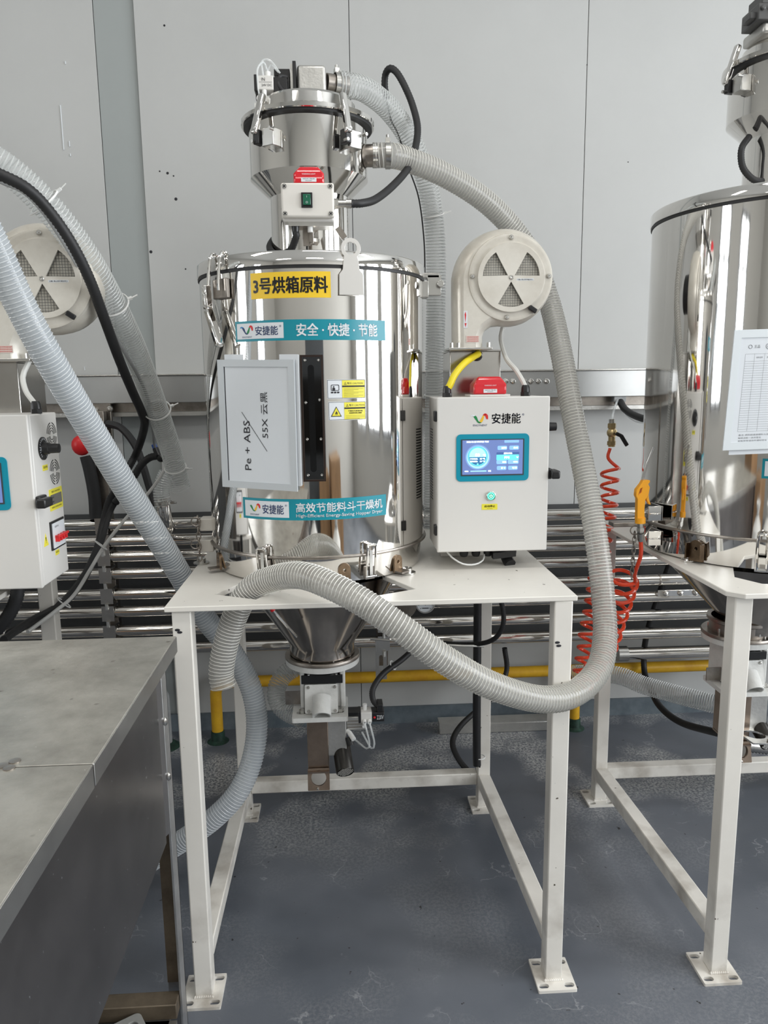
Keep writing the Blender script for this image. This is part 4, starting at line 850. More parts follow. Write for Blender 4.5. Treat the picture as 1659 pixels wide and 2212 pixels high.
# ------------------------------------------------------------------ control cabinets
def cabinet(label, x0, yf, z0, w=.277, h=.384, d=.17, right=True, scr=True):
    root = thing('control_cabinet', label, 'control cabinet', (x0+w/2, yf+d/2, z0)); x1, z1 = x0+w, z0+h
    G().box(x0, x1, yf+.016, yf+d, z0, z1).out('cabinet_body', whiteb, root, bevel=.003)
    dr = G().box(x0-.001, x1+.001, yf, yf+.0135, z0-.001, z1+.001).out('door', whiteb, root, bevel=.003)
    F = plane_fr((x0, yf, z1)); U = w/245.; f = lambda a, b, c=0: F(a*U, -b*U, c)
    lf = lambda a, b, c=0: F(a, b, c)
    def rr(a0, a1, b0, b1, r, t, M, name, parent): return G().plate([rrect(a0*U, a1*U, -b1*U, -b0*U, r*U)], F, t).out(name, M, parent, smooth=False)
    swoosh(F, 90*U, -46*U, 17*U, dr, w=.0006)
    G().text('ENGYNENT', F, 93*U, -60*U, 4*U, 31*U, .0006).out('maker_lettering', navy, dr)
    G().text('安捷能', F, 150*U, -46*U, 22*U, 63*U, .0006, bold=.01).out('logo_lettering', navy, dr); G().text('®', F, 187*U, -38*U, 5*U, None, .0006).out('trade_mark', navy, dr)
    rr(41, 201, 79, 182, 10, .002, mat('teal blue bezel', (.003, .27, .38), .3), 'screen_bezel', dr)
    sc = rr(51, 190, 90, 170, 1, .0028, mat('screen rim', (.05, .06, .07), .3), 'screen', dr)
    def E(nm, c, e=1.0): return mat('lit '+nm, c, .3, emit=e)
    rr(54, 187, 92, 167, .5, .0034, E('slate', (.115, .165, .36), .75), 'screen_background', sc)
    A = [(.0036, 88, 129, 27.5, E('ring edge', (.16, .26, .50), .8)), (.0038, 88, 129, 24.5, E('ring light', (.30, .68, .90), .9)), (.0040, 87.5, 127, 22, E('ring shade', (.12, .25, .45), .8)), (.0042, 87.5, 127, 20.5, E('ring green', (.10, .75, .65), .9)), (.0044, 87.5, 127, 19, E('dial dark', (.03, .12, .26), .9))]
    for t, cx, cy, r, M in A: G().plate([circ(cx*U, -cy*U, r*U, 48)], F, t).out('dial_ring', M, sc, smooth=False)
    G().plate([[(87.5*U+18.5*U*cos(rad(a)), -127*U+18.5*U*sin(rad(a))) for a in range(-5, 186, 10)]], F, .0046).out('dial_glow', E('cyan', (.33, .80, .95), .9), sc, smooth=False)
    bm_ = E('button', (.20, .38, .70), .85)
    for a0, a1, b0, b1 in ((131, 152, 105, 114), (157, 178, 105, 114), (130, 151, 149, 158), (155, 176, 149, 158), (129, 152, 136, 145), (154, 178, 136, 145)): rr(a0, a1, b0, b1, 2.5, .0037, bm_, 'button', sc)
    rr(129, 179, 119, 124, 1, .0037, E('tab', (.05, .10, .25), .8), 'tab', sc); rr(129, 178, 124.5, 136, .5, .0038, E('field green', (.12, .62, .62), .85), 'code_field', sc)
    rr(72, 107, 158.5, 160.5, .8, .0037, E('cyan', (.4, .8, .9)), 'slider', sc); rr(146, 178, 93, 98.5, 1, .0037, bm_, 'title_tab', sc)
    g = G(); w_ = .0049
    for t_, a, b, hh, ww in (('80', 87, 124, 6.5, 9.5), ('℃', 102, 125, 5, 6), ('干燥设定:', 79, 132.5, 3, 17), ('80 ℃', 98, 132.5, 3, 11), ('保温设定:', 79, 138, 3, 17), ('80 ℃', 98, 138, 3, 11), ('2022-06-28 07:57:22 TUE', 87, 95.5, 3, 48), ('主菜单', 145, 109.5, 3.4, 11), ('曲 线', 171, 109.5, 3.4, 9), ('塑料代码', 154, 121.5, 3.2, 18), ('PPS', 152, 130.5, 4.5, 11), ('80%', 146, 140.5, 2.6, 8), ('100%', 171, 140.5, 2.6, 9), ('打 卡', 144, 153.5, 3.4, 9), ('时 间', 169, 153.5, 3.4, 9), ('干燥度', 63, 159.5, 2.6, 8), ('0%', 114, 159.5, 3, 6)):
        g.text(t_, F, a*U, -b*U, hh*U, ww*U, w_, bold=.02)
    g.plate([[(172*U, -129*U), (175*U, -132.5*U), (178*U, -129*U)]], F, w_)
    g.out('screen_lettering', E('white', (.9, .97, 1), 1.1), sc, smooth=False)
    G().plate([circ(87.5*U, -144*U, 1.8*U, 12)], F, .0049).out('thermometer_icon', E('mint', (.2, .9, .75)), sc, smooth=False)
    # power button
    cx, cz = x0+118*U, z1-215*U
    pb = G().lathe((cx, yf, cz), [(10.5*U, 0), (10.5*U, .004), (9.2*U, .005), (9*U, .003)], 32, (0, -1, 0)).out('power_button', steel, dr)
    for r, t, M in ((9.2, .0032, E('deep green', (.005, .28, .14), .8)), (8.0, .0034, E('mint', (.12, .92, .66), 1.0)), (5.6, .0038, E('deep green', (.005, .28, .14), .8))): G().plate([circ(cx-x0, cz-z1, r*U, 28)], F, t).out('button_ring', M, pb, smooth=False)
    g = G(); arc = [(cx-x0+3.6*U*sin(rad(a)), cz-z1+3.6*U*cos(rad(a))) for a in range(40, 321, 20)]; arc2 = [(cx-x0+2.5*U*sin(rad(a)), cz-z1+2.5*U*cos(rad(a))) for a in range(320, 39, -20)]
    g.plate([arc+arc2], F, .0042); g.plate([rrect(cx-x0-.5*U, cx-x0+.5*U, cz-z1, cz-z1+4*U, .2*U)], F, .0042); g.out('power_symbol', E('white', (.9, .97, 1), 1.1), pb, smooth=False)
    yl = rr(98, 133, 233, 246, 1, .0006, stk_w, 'start_label', dr); g = G(); g.text('启动停止', F, 116*U, -238*U, 5*U, 24*U, .0009, bold=.02); g.text('Start/Stop', F, 116*U, -243.5*U, 1.8*U, 12*U, .0009); g.out('label_print', ink, yl)
    # hinges on the left
    for zz in (z1-.045, z0+.055): G().box(x0-.007, x0+.003, yf+.002, yf+.028, zz-.013, zz+.013).out('hinge', black, root, bevel=.002)
    g = G()
    for k_ in range(26): zz = z0+.12+k_*.0072; g.box(x0-.0006, x0+.0004, yf+.095, yf+.145, zz, zz+.003)
    g.out('vent_slots', black, root)
    if right:
        R = plane_fr((x1, yf, z1), (0, 1, 0), (0, 0, 1)); s_ = lambda name, lp, t, M, par=root, sm=True: G().plate(lp, R, t).out(name, M, par, smooth=sm)
        for vz in (-.052, -.138):
            g = G()
            for r in (.030, .024, .018, .012):
                for q in range(4): g.plate([[(d*.78+r*cos(rad(90*q+8+k_*9)), vz+r*sin(rad(90*q+8+k_*9))) for k_ in range(9)]+[(d*.78+(r-.0024)*cos(rad(90*q+8+k_*9)), vz+(r-.0024)*sin(rad(90*q+8+k_*9))) for k_ in range(8, -1, -1)]], R, .0004)
            g.out('round_vent', black, root, smooth=False)
        kz = -.078; s1 = G().lathe(R(d*.42, kz), [(.026, 0), (.026, .003), (1e-4, .003)], 36, (1, 0, 0)).out('knob_dial', black, root)
        g = G()
        for k_ in range(20): a = rad(k_*15-140); g.obox(R(d*.42+.022*sin(a), kz+.022*cos(a), .0034), (.0002, 0, 0), (0, .0022*sin(a), .0022*cos(a)), (0, .0004*cos(a), -.0004*sin(a)))
        g.text('50 40 60', R, d*.42-.014, kz, .010, .012, .0036); g.out('dial_marks', paperw, s1)
        G().lathe(R(d*.42, kz, .003), [(.015, 0), (.013, .012), (.0115, .013), (.0105, .034), (1e-4, .035)], 14, (1, 0, 0)).out('knob', black, s1)
        def ylab(a, b, wd, ht, tx): q = s_('yellow_label', [rrect(a-wd/2, a+wd/2, b-ht/2, b+ht/2, .001)], .0006, stk_w); G().text(tx, R, a, b+ht*.1, ht*.4, wd*.8, .0009).out('label_print', ink, q)
        ylab(d*.45, -.122, .030, .013, '温度控制'); ylab(d*.62, -.325, .024, .012, '电源开关')
        q = G(); q.box(x1, x1+.012, yf+.004, yf+.045, z1-.205, z1-.178); q.box(x1+.006, x1+.028, yf-.012, yf+.034, z1-.203, z1-.182); q.out('door_latch', black, root, bevel=.004)
        q = s_('name_plate', [rrect(d*.50, d*.97, -.225, -.175, .002)], .001, stk_w); G().plate([rrect(d*.53, d*.94, -.212, -.188, .001)], R, .0013).out('plate_field', steel, q, smooth=False)
        g = G(); g.text('警告 CAUTION', R, d*.73, -.1815, .005, .05, .0016); g.text('ENERGY SAVING DRYER', R, d*.73, -.218, .004, .06, .0016); g.text('型号', R, d*.62, -.195, .004, .010, .0018); g.text('编号', R, d*.62, -.205, .004, .010, .0018); g.out('plate_print', ink, q)
        q = s_('breaker_frame', [rrect(d*.42, d*.92, -.315, -.248, .001)], .003, black); G().plate([rrect(d*.46, d*.89, -.311, -.253, .001)], R, .0045).out('breaker_body', paperw, q, smooth=False)
        g = G()
        for k_ in range(4): g.box(x1+.004, x1+.014, yf+d*(.52+.095*k_), yf+d*(.56+.095*k_), z1-.297, z1-.282)
        g.box(x1+.011, x1+.016, yf+d*.5, yf+d*.87, z1-.287, z1-.281); g.out('breaker_toggles', redp, q, bevel=.001)
        g = G(); g.text('DZ47-60', R, d*.6, -.262, .004, .022, .0052); g.out('breaker_print', ink, q)
        q = s_('hazard_sign', [[(d*.18, -.297), (d*.34, -.297), (d*.26, -.268)]], .0006, stk_w); g = G(); g.plate([[(d*.248, -.277), (d*.272, -.277), (d*.26, -.287)]], R, .001); g.text('!', R, d*.26, -.285, .010, .003, .001); g.out('sign_print', ink, q)
    return root
cx0, cz0 = .234, 1.029
cabM = cabinet('white control cabinet with lit touch screen beside the centre dryer', cx0, 1.85, cz0)
cx1, cz1 = cx0+.277, cz0+.384
cabL = cabinet('white control cabinet at the left edge showing its knob and breaker side', -.675-.277, 1.68, 1.008)
# alarm lamp and glands of the centre cabinet
a, b = at(1022, 856, 1.90), at(1093, 818, 1.90)
lm = G().box(a.x-.01, b.x+.008, 1.885, 1.965, cz1+.001, cz1+.006).out('lamp_base', whiteb, cabM)
lamp(a.x, b.x, 1.89, 1.955, cz1+.006, cz1+.05, cabM)
def gland(x, y, z, parent, s=1, dn=False):
    q = -1 if dn else 1; g = G(); g.tube([(x, y, z), (x, y, z+q*.010*s)], .0125*s, 6); g.tube([(x, y, z+q*.010*s), (x, y, z+q*.022*s), (x, y, z+q*.028*s)], .011*s, 12, rf=lambda i: (.0115, .0105, .008)[i]*s); return g.out('cable_gland', black, parent, bevel=.0005)
gy, gw = at(966, 850, 1.93), at(1135, 850, 1.93)
gland(gy.x, 1.93, cz1, cabM); gland(gw.x, 1.93, cz1, cabM)
for i in range(5): gland(at(1002+26*i, 1195, 1.93).x, 1.93, cz0, cabM, 1.1, True)
q = at(1098, 1195, 1.9); g = G(); g.tube(catmull([(q.x, 1.93, cz0-.02), (q.x, 1.92, cz0-.035), (q.x+.006, 1.90, cz0-.048)]), .015, 12, rf=None); g.obox((q.x-.01, 1.91, cz0-.022), (.03, 0, .003), (0, .012, 0), (0, 0, .008)); g.out('cable_elbow', black, cabM)
cable('white_lead', 'thin white lead looping under the centre control cabinet', [at(962, 1186, 1.9), at(975, 1203, 1.88), at(1000, 1218, 1.87), at(1026, 1219, 1.88), at(1043, 1210, 1.9), at(1046, 1198, 1.92)], .0022, wtie, 'wire')
g_ = gland(at(78, 880, 1.76).x, 1.76, 1.392, cabL)
G().box(cx0+.05, cx1-.05, 2.0195, 2.034, cz0+.04, cz0+.30).out('cabinet_bracket', dsteel, cabM)
G().box(cx0+.03, cx0+.24, 2.0195, 2.0345, .979, cz0+.06).out('bracket_foot', white, cabM)

# ------------------------------------------------------------------ heater ducts and blowers
def blower(label, c, s=1.0, rightsteel=False, lever=True):
    """c = centre of the front disc; c.y = front face"""
    X, Y, Z = c; root = thing('blower', label, 'blower', (X, Y+.05, Z-.17*s))
    R = .117*s; D = .10*s
    out = []
    for a in range(-62, 181, 6):
        rr_ = R*(1+.22*max(0, (a-20)/160)**1.3 if a > 20 else 1); out.append((X+rr_*cos(rad(a)), Z+rr_*sin(rad(a))))
    xl = out[-1][0]; zb_ = Z-.170*s
    neck_r = X-.062*s
    out += [(xl, Z-.06*s), (xl+.001, Z-.11*s), (xl+.002, zb_), (neck_r, zb_), (neck_r, Z-.142*s), (neck_r+.006*s, Z-.128*s), (neck_r+.022*s, Z-.117*s)]
    for a in range(-100, -66, 8): out.append((X+R*cos(rad(a)), Z+R*sin(rad(a))))
    n = len(out)
    def inset(q):
        res = []
        for i in range(n):
            a, b, c_ = Vector(out[i-1]), Vector(out[i]), Vector(out[(i+1) % n]); t = (c_-a).normalized(); nn = Vector((-t.y, t.x))
            if i in (out.index((xl+.002, zb_)), out.index((neck_r, zb_))): res.append((b.x+(nn.x*q if 0 else (q if b.x < X-.1*s else -q)), b.y)); continue
            res.append((b.x+nn.x*q, b.y+nn.y*q))
        return res
    prof = [(Y+D, .016*s), (Y+D*.86, .004*s), (Y+D*.55, 0), (Y+D*.25, .004*s), (Y+D*.08, .014*s), (Y+D*.02, .024*s)]
    vs = []; 
    for yy, q in prof: vs += [(x, yy, z) for x, z in inset(q)]
    fs = [(k_*n+i, k_*n+(i+1) % n, (k_+1)*n+(i+1) % n, (k_+1)*n+i) for k_ in range(len(prof)-1) for i in range(n)]
    g = G().add(vs, fs); tri = tessellate_polygon([[Vector((x, z, 0)) for x, z in inset(.024*s)]]); g.add([(x, Y+D*.02, z) for x, z in inset(.024*s)], tri); g.add([(x, Y+D, z) for x, z in inset(.016*s)], tri)
    g.out('scroll_housing', cream, root, ang=50)
    o = (X, Y+.004, Z); ax = (0, -1, 0)
    G().lathe(o, [(.109*s, -.004), (.106*s, .004), (.098*s, .0055), (.090*s, .004), (.083*s, .006)], 64, ax).out('rim_ring', cream, root)
    F = plane_fr((X, Y-.004, Z)); lp = [circ(0, 0, .084*s, 64)]
    for a0 in (0, 120, 240): lp.append([(.010*s*cos(rad(a0+30)), .010*s*sin(rad(a0+30)))]+[(.072*s*cos(rad(a0+3+6*k_)), .072*s*sin(rad(a0+3+6*k_))) for k_ in range(10)])
    G().plate(lp, F, .004).out('intake_plate', cream, root, smooth=False)
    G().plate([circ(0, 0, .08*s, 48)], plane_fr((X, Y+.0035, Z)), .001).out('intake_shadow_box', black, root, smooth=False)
    g = G()
    for i in range(-12, 13):
        h_ = math.sqrt(max(0, .075**2-(i*.0062)**2))*s; g.box(X+i*.0062*s-.00035, X+i*.0062*s+.00035, Y-.0005, Y+.0005, Z-h_, Z+h_); g.box(X-h_, X+h_, Y-.0007, Y+.0003, Z+i*.0062*s-.00035, Z+i*.0062*s+.00035)
    g.out('intake_mesh', mat('dark wire', (.16, .16, .15), .4, .8), root, kind='stuff')
    g = G(); screw(g, (X, Y-.008, Z), ax, .006, .003)
    for a in (2, 90, 178, 265): screw(g, (X+.097*s*cos(rad(a)), Y-.002, Z+.097*s*sin(rad(a))), ax, .006, .004)
    g.out('screws', steel, root)
    lb = G().plate([rrect(.014*s, .057*s, -.008*s, -.003*s, .0005)], plane_fr((X, Y-.008, Z)), .0004).out('caution_strip', paperw, root, smooth=False)
    G().text('注意: 禁止用手堵住风口', plane_fr((X, Y-.008, Z)), .0355*s, -.0055*s, .0032*s, .039*s, .0007, bold=.01).out('strip_print', ink, lb)
    if lever:
        g = G(); g.obox((X+.056*s, Y-.008, Z-.078*s), (.009, 0, -.006), (0, .005, 0), (.003, 0, .005)); g.out('damper_lever', black, root, bevel=.002)
    xa = xl+.030*s; F = plane_fr((xa, Y+.001, Z-.10*s)); q = G().plate([rrect(-.006, .004, -.022, .020, .0005)], plane_fr((xa, Y+.0015, Z-.10*s)), .0006).out('flow_label', paperw, root, smooth=False)
    g = G(); g.plate([[(-.0035, -.010), (-.001, -.020), (.0015, -.010)]], plane_fr((xa, Y+.0015, Z-.10*s)), .001); g.plate([[(-.0035, .012), (-.001, .018), (.0005, .010), (-.0015, -.008)]], plane_fr((xa, Y+.0015, Z-.10*s)), .001); g.out('arrow_print', pred, q, smooth=False)
    xt = (xl+neck_r)/2+.008; q = G().plate([rrect(-.018, .016, -.008, .009, .0005)], plane_fr((xt, Y+.0015, Z-.150*s)), .0005).out('notice_label', mat('pink label', (.68, .58, .52), .5), root, smooth=False)
    g = G()
    for k_ in range(3): g.text('注意风机转向请勿反转', plane_fr((xt, Y+.0015, Z-.150*s)), -.001, .0055-.005*k_, .0035, .030, .0008)
    g.out('notice_print', pred, q, smooth=False)
    G().box(xl-.012, neck_r+.018*s, Y+.0, Y+D, zb_-.006, zb_).out('outlet_flange', steel, root, bevel=.001)
    g = G()
    for x in (xl-.005, xl+.012, neck_r+.010): g.cyl((x, Y+.012, zb_), (x, Y+.012, zb_+.012), .005, n=8)
    g.out('flange_bolts', steel, root)
    G().lathe((X, Y+D-.002, Z), [(.06*s, 0), (.06*s, .075), (.05*s, .085), (1e-4, .085)], 32, (0, 1, 0)).out('motor', black, root)
    return root
def heater(label, xa, xb, yf, yb, z0, z1):
    root = thing('heater_duct', label, 'heater duct', ((xa+xb)/2, (yf+yb)/2, z0))
    G().box(xa, xb, yf, yb, z0, z1).out('duct_body', mat('brushed mirror steel', (.62, .60, .57), .16, 1, noise=.12, nscale=10), root, bevel=.002)
    G().box(xa-.001, xb+.001, yf-.0012, yb, z0, z0+(z1-z0)*.60).out('access_panel', mat('brushed mirror steel', (.6, .6, .6)), root, bevel=.001)
    G().box(xa, xb+.002, yf-.01, yb+.005, z1, z1+.004).out('top_flange', steel, root)
    g = G(); zm = z0+(z1-z0)*.60
    for q in (.12, .5, .68, .95): screw(g, (xa+(xb-xa)*q, yf-.0015, zm-.004), (0, -1, 0), .0025, .002)
    for q in (.25, .75): screw(g, (xa+(xb-xa)*q, yf-.0015, zm-.032), (0, -1, 0), .005, .003)
    g.out('panel_screws', steel, root); return root
bc = at(1103, 600, 1.955)
blower('cream snail blower with tri-blade intake openings above the centre control cabinet', bc)
xa, xb = at(972, 760, 2.03).x, at(1083, 760, 2.03).x
zf = bc.z-.176
hd = heater('steel heater duct with yellow cable between centre blower and cabinet', xa, xb, 2.035, 2.17, .979, zf-.001)
q = at(1030, 768, 2.033); G().lathe(q, [(.0145, 0), (.0145, .006), (.011, .012), (.009, .012)], 20, (0, -1, 0)).out('rubber_grommet', black, hd)
cable('yellow_cable', 'yellow sleeved cable from the heater duct to the centre cabinet', [q+Vector((0, .0, 0)), q+Vector((-.004, -.03, .002)), at(1003, 785, 1.96), at(982, 810, 1.94), at(972, 832, 1.93), Vector((gy.x, 1.93, cz1+.02))], .0088, yel, 'cable', n=14)
cable('white_cable', 'white cable from the centre blower down to the cabinet gland', [at(1086, 708, 2.06), at(1082, 735, 2.05), at(1094, 775, 2.0), at(1115, 800, 1.96), at(1130, 825, 1.94), Vector((gw.x, 1.93, cz1+.02))], .0062, cable_w)
g = G(); xg_ = xb+.0
bl = at(93, 603, 1.80)
blower('cream snail blower behind the big hoses at the left edge', bl, 1.02)
hl = heater('steel heater duct at the left edge above the left cabinet', at(38, 800, 1.86).x-.15, at(38, 800, 1.86).x, 1.86, 2.02, .979, bl.z-.180*1.02+.003)
cable('white_cable', 'white cable bowing down to the gland of the left cabinet', [at(72, 762, 1.84), at(58, 790, 1.82), at(49, 815, 1.81), at(56, 845, 1.79), at(70, 865, 1.77), Vector((at(78, 880, 1.76).x, 1.76, 1.41))], .0062, cable_w)

# ------------------------------------------------------------------ hoses
hA = hosemat('clear ribbed hose wall', (.74, .76, .75), .26, .10); hAr = mat('hose spiral pale', (.66, .68, .67), .12, alpha=.8)
hB = hosemat('milky hose wall', (.42, .41, .38), .60, .16); hBr = mat('hose spiral cream', (.74, .73, .68), .15)
hC = hosemat('bluish frosted hose wall', (.50, .54, .57), .62, .14); hCr = mat('hose spiral bluish', (.70, .73, .75), .12, alpha=.75)
r0, pH = hose('suction_hose', 'thick milky ribbed hose sweeping from the loader in front of the stand',
     [sp_+Vector((.036, -.004, 0)), sp_+Vector((.075, -.004, 0)), at(880, 345, 2.03), at(960, 378, 2.07), at(1040, 428, 2.12), at(1100, 485, 2.16), at(1150, 555, 2.17), at(1186, 650, 2.15), at(1212, 760, 2.08), at(1238, 900, 2.0), at(1264, 1030, 1.93), at(1286, 1150, 1.87), at(1301, 1270, 1.82), at(1307, 1370, 1.76), at(1293, 1445, 1.68), at(1240, 1498, 1.60), at(1165, 1510, 1.55), at(1060, 1480, 1.50), at(960, 1425, 1.47), at(870, 1360, 1.47), at(790, 1305, 1.50), at(715, 1265, 1.545), at(650, 1243, 1.60), at(590, 1250, 1.665), at(540, 1275, 1.70), at(510, 1325, 1.715), at(488, 1390, 1.72), at(478, 1450, 1.72), at(483, 1486, 1.715)], .0290, .0084, hB, hBr, rib=.0011)
r1, pA = hose('vacuum_hose', 'clear ribbed hose dropping from the loader top behind the centre dryer',
     [tp+Vector((.03, .008, 0)), tp+Vector((.06, .02, 0)), at(790, 195, 2.08), at(840, 235, 2.14), at(885, 300, 2.2), at(918, 380, 2.25), at(936, 470, 2.29), at(942, 560, 2.32), at(941, 700, 2.36), at(938, 850, 2.40), at(936, 1000, 2.42), at(934, 1150, 2.44)], .0285, .0088, hA, hAr, rib=.0014)
cable('thin_black_wire', 'thin black wire strapped along the inner side of the clear loader hose', [at(835, 215, 2.2), at(845, 260, 2.18), at(860, 290, 2.18), at(884, 365, 2.2), at(905, 430, 2.23), at(916, 520, 2.27), at(918, 600, 2.3)], .0022, rubber, 'wire')
def tie_on(pth, px, py, r, parent, off=0, **kw):
    best = min(range(1, len(pth)-1), key=lambda i: (proj(pth[i])[0]-px)**2+(proj(pth[i])[1]-py)**2); tie(pth[best], pth[best+1]-pth[best-1], r, parent, **kw)
def proj(p):
    v = Vector(p)-Vector((0, 0, EYE)); w_ = v.dot(Fw); return 829.5+FPX*v.dot(Rt)/w_, 1106-FPX*v.dot(Up)/w_
tie_on(pA, 930, 465, .0285, r1); tie_on(pA, 938, 855, .0285, r1)
r2, pL1 = hose('vacuum_hose', 'clear ribbed hose with three white ties hanging at the upper left',
     [at(-90, 300, 1.66), at(-40, 330, 1.68), at(15, 365, 1.70), at(70, 412, 1.73), at(130, 478, 1.77), at(190, 562, 1.83), at(240, 650, 1.92), at(282, 735, 2.03), at(316, 820, 2.15), at(345, 900, 2.27), at(368, 970, 2.36), at(384, 1030, 2.42), at(391, 1058, 2.44)], .0305, .0085, hA, hAr, rib=.0014)
L2P = [at(-60, 350, 1.62), at(0, 377, 1.63), at(55, 405, 1.65), at(100, 448, 1.68), at(150, 518, 1.71), at(192, 600, 1.76), at(226, 690, 1.84), at(256, 772, 1.95), at(286, 845, 2.1), at(306, 890, 2.22), at(312, 920, 2.32), at(296, 975, 2.5), at(275, 1015, 2.5), at(250, 1060, 2.5), at(235, 1085, 2.5), at(222, 1135, 2.48), at(210, 1185, 2.42), at(180, 1250, 2.3), at(140, 1300, 2.2), at(80, 1335, 2.1), at(20, 1370, 1.95)]
conduit('corrugated_conduit', 'long black corrugated conduit tied under the upper left clear hose', L2P, .0125, .008)
for px, py in ((108, 425), (262, 648), (340, 885)): tie_on(pL1, px, py, .036, r2, out_dir=(1, 0, .5))
tie_on(pL1, 378, 1008, .031, r2, out_dir=(1, -.3, 0))
cable('air_tube', 'thin grey air tube running beside the black conduit and clear hose', [at(0, 392, 1.67), at(62, 424, 1.69), at(130, 512, 1.74), at(215, 660, 1.88), at(260, 745, 1.98), at(300, 815, 2.10), at(322, 870, 2.2), at(331, 930, 2.32), at(334, 965, 2.42)], .0045, mat('grey tube', (.40, .41, .41), .25, alpha=.75), 'tube')
# tee fitting, corrugated branch and grey tube
tf = thing('tube_fitting', 'black tube fitting with blue collar beside the hanging clear hose end', 'fitting', tuple(at(343, 985, 2.46)))
q = at(336, 969, 2.46); q2 = at(343, 985, 2.45); g = G(); g.cyl(q, q2, .010, n=12); g.ball(q2+Vector((.006, 0, -.006)), .014, 12); g.out('fitting_body', black, tf); G().cyl(q+(q-q2)*.5, q, .0085, n=12).out('blue_collar', mat('blue collar', (.02, .09, .40), .3), tf)
conduit('corrugated_conduit', 'short black corrugated conduit from the blue fitting down into the thin cable', [q2, at(325, 988, 2.46), at(306, 1003, 2.46), at(288, 1032, 2.46), at(262, 1070, 2.45), at(247, 1088, 2.45)], .0125, .008)
cable('black_cable', 'thin black cable continuing from the conduit down the pipe rack', [at(247, 1088, 2.45), at(238, 1105, 2.45), at(226, 1145, 2.42), at(216, 1175, 2.38), at(180, 1245, 2.28), at(130, 1305, 2.15), at(60, 1345, 2.0), at(8, 1382, 1.85)], .010, rubber)
cable('air_tube', 'pale clear air tube crossing diagonally over the left pipe rack', [at(357, 1012, 2.44), at(340, 1040, 2.42), at(312, 1075, 2.40), at(265, 1128, 2.36), at(225, 1180, 2.30), at(195, 1230, 2.22), at(160, 1285, 2.14), at(120, 1320, 2.08), at(60, 1365, 1.95)], .0055, mat('pale tube', (.60, .60, .58), .2, alpha=.85), 'tube')
for px, py in ((218, 1178), (138, 1302)):
    q = at(px, py, 2.30 if px > 200 else 2.14); tag(G().ring(q, .022, .002, (.7, .3, .8)).out('cable_tie', wtie, loc=tuple(q)), 'white tie round the black cable over the rack, %s one' % ('upper' if px > 200 else 'lower'), 'cable tie')
r3, pL3 = hose('suction_hose', 'bluish frosted ribbed hose slanting across the left foreground and under the stand',
     [at(-60, 440, 1.50), at(-10, 540, 1.54), at(40, 650, 1.58), at(95, 755, 1.62), at(150, 850, 1.68), at(210, 950, 1.75), at(270, 1050, 1.82), at(330, 1145, 1.90), at(385, 1235, 1.98), at(440, 1330, 2.03), at(495, 1400, 2.06), at(540, 1480, 2.07), at(555, 1560, 2.06), at(545, 1640, 2.03), at(515, 1710, 2.00), at(465, 1765, 1.99), at(400, 1812, 2.00), at(340, 1850, 2.03), at(285, 1892, 2.06)], .0300, .0085, hC, hCr, rib=.0012)
r4, p4 = hose('suction_hose', 'short clear hose stub clamped onto a steel elbow above the left pipes', [at(362, 1020, 2.70), at(352, 1045, 2.70), at(349, 1065, 2.70), at(352, 1092, 2.70)], .0285, .0085, hA, hAr, rib=.0013)
e = thing('pipe_elbow', 'steel elbow taking the short hose stub into the top conveying pipe', 'pipe elbow', tuple(at(358, 1130, PY)))
G().tube(catmull([at(352, 1075, 2.70), at(354, 1100, 2.70), at(358, 1122, 2.72), at(362, 1136, 2.76), at(366, 1140, PY)]), .024, 24).out('elbow_tube', pipem, e)
band(at(352, 1083, 2.70)+Vector((0, 0, 0)), (.03, 0, -1), .0295, e, .01, (1, 0, 0))
r5, p5 = hose('vacuum_hose', 'pale clear hose running low from behind the front hose to the right stand', [at(1240, 1455, 2.5), at(1330, 1458, 2.42), at(1390, 1480, 2.36), at(1450, 1497, 2.3), at(1500, 1510, 2.25), at(1560, 1525, 2.2), at(1640, 1540, 2.15)], .0290, .0070, hA, hAr, rib=.0016)
r6, p6 = hose('vacuum_hose', 'grey clear hose loop bulging left of the centre discharge valve', [at(640, 1440, 2.15), at(612, 1460, 2.14), at(597, 1490, 2.12), at(602, 1520, 2.1), at(625, 1540, 2.08), at(655, 1552, 2.06)], .0265, .0075, hA, hAr, rib=.0013)
conduit('rubber_cable', 'black corrugated cable dropping behind the right pipes to the floor', [at(1450, 1205, 2.95), at(1432, 1260, 2.94), at(1405, 1340, 2.93), at(1392, 1400, 2.93), at(1392, 1450, 2.9), at(1402, 1480, 2.8), at(1425, 1525, 2.65), at(1470, 1560, 2.45), at(1545, 1582, 2.2), at(1620, 1600, 2.15)], .0125, .008)
cable('black_standpipe', 'straight black tube standing beside the back right leg of the centre stand', [at(1032, 1285, 2.34), at(1031, 1400, 2.34), at(1030, 1520, 2.34), at(1030, 1640, 2.34), at(1031, 1652, 2.34)], .0135, black, 'tube', n=16)
tag(G().ring(at(1036, 1635, 2.345), .018, .0018, (0, 0, 1)).out('cable_tie', wtie, loc=tuple(at(1036, 1635, 2.345))), 'white tie low on the straight black tube', 'cable tie')
conduit('corrugated_cable', 'black cable looping under the right part of the centre stand plate', [at(1078, 1285, 2.2), at(1087, 1320, 2.2), at(1086, 1352, 2.2), at(1070, 1378, 2.22), at(1040, 1390, 2.25), at(990, 1392, 2.3), at(940, 1388, 2.35), at(880, 1390, 2.3)], .008, .006)
conduit('rubber_cable', 'black cable curling onto the floor left of the back right leg', [at(1090, 1400, 2.9), at(1094, 1450, 2.9), at(1070, 1500, 2.85), at(1030, 1535, 2.8), at(995, 1568, 2.72), at(978, 1600, 2.62), at(985, 1630, 2.55), at(1008, 1662, 2.5), at(1035, 1680, 2.45)], .011, .008)
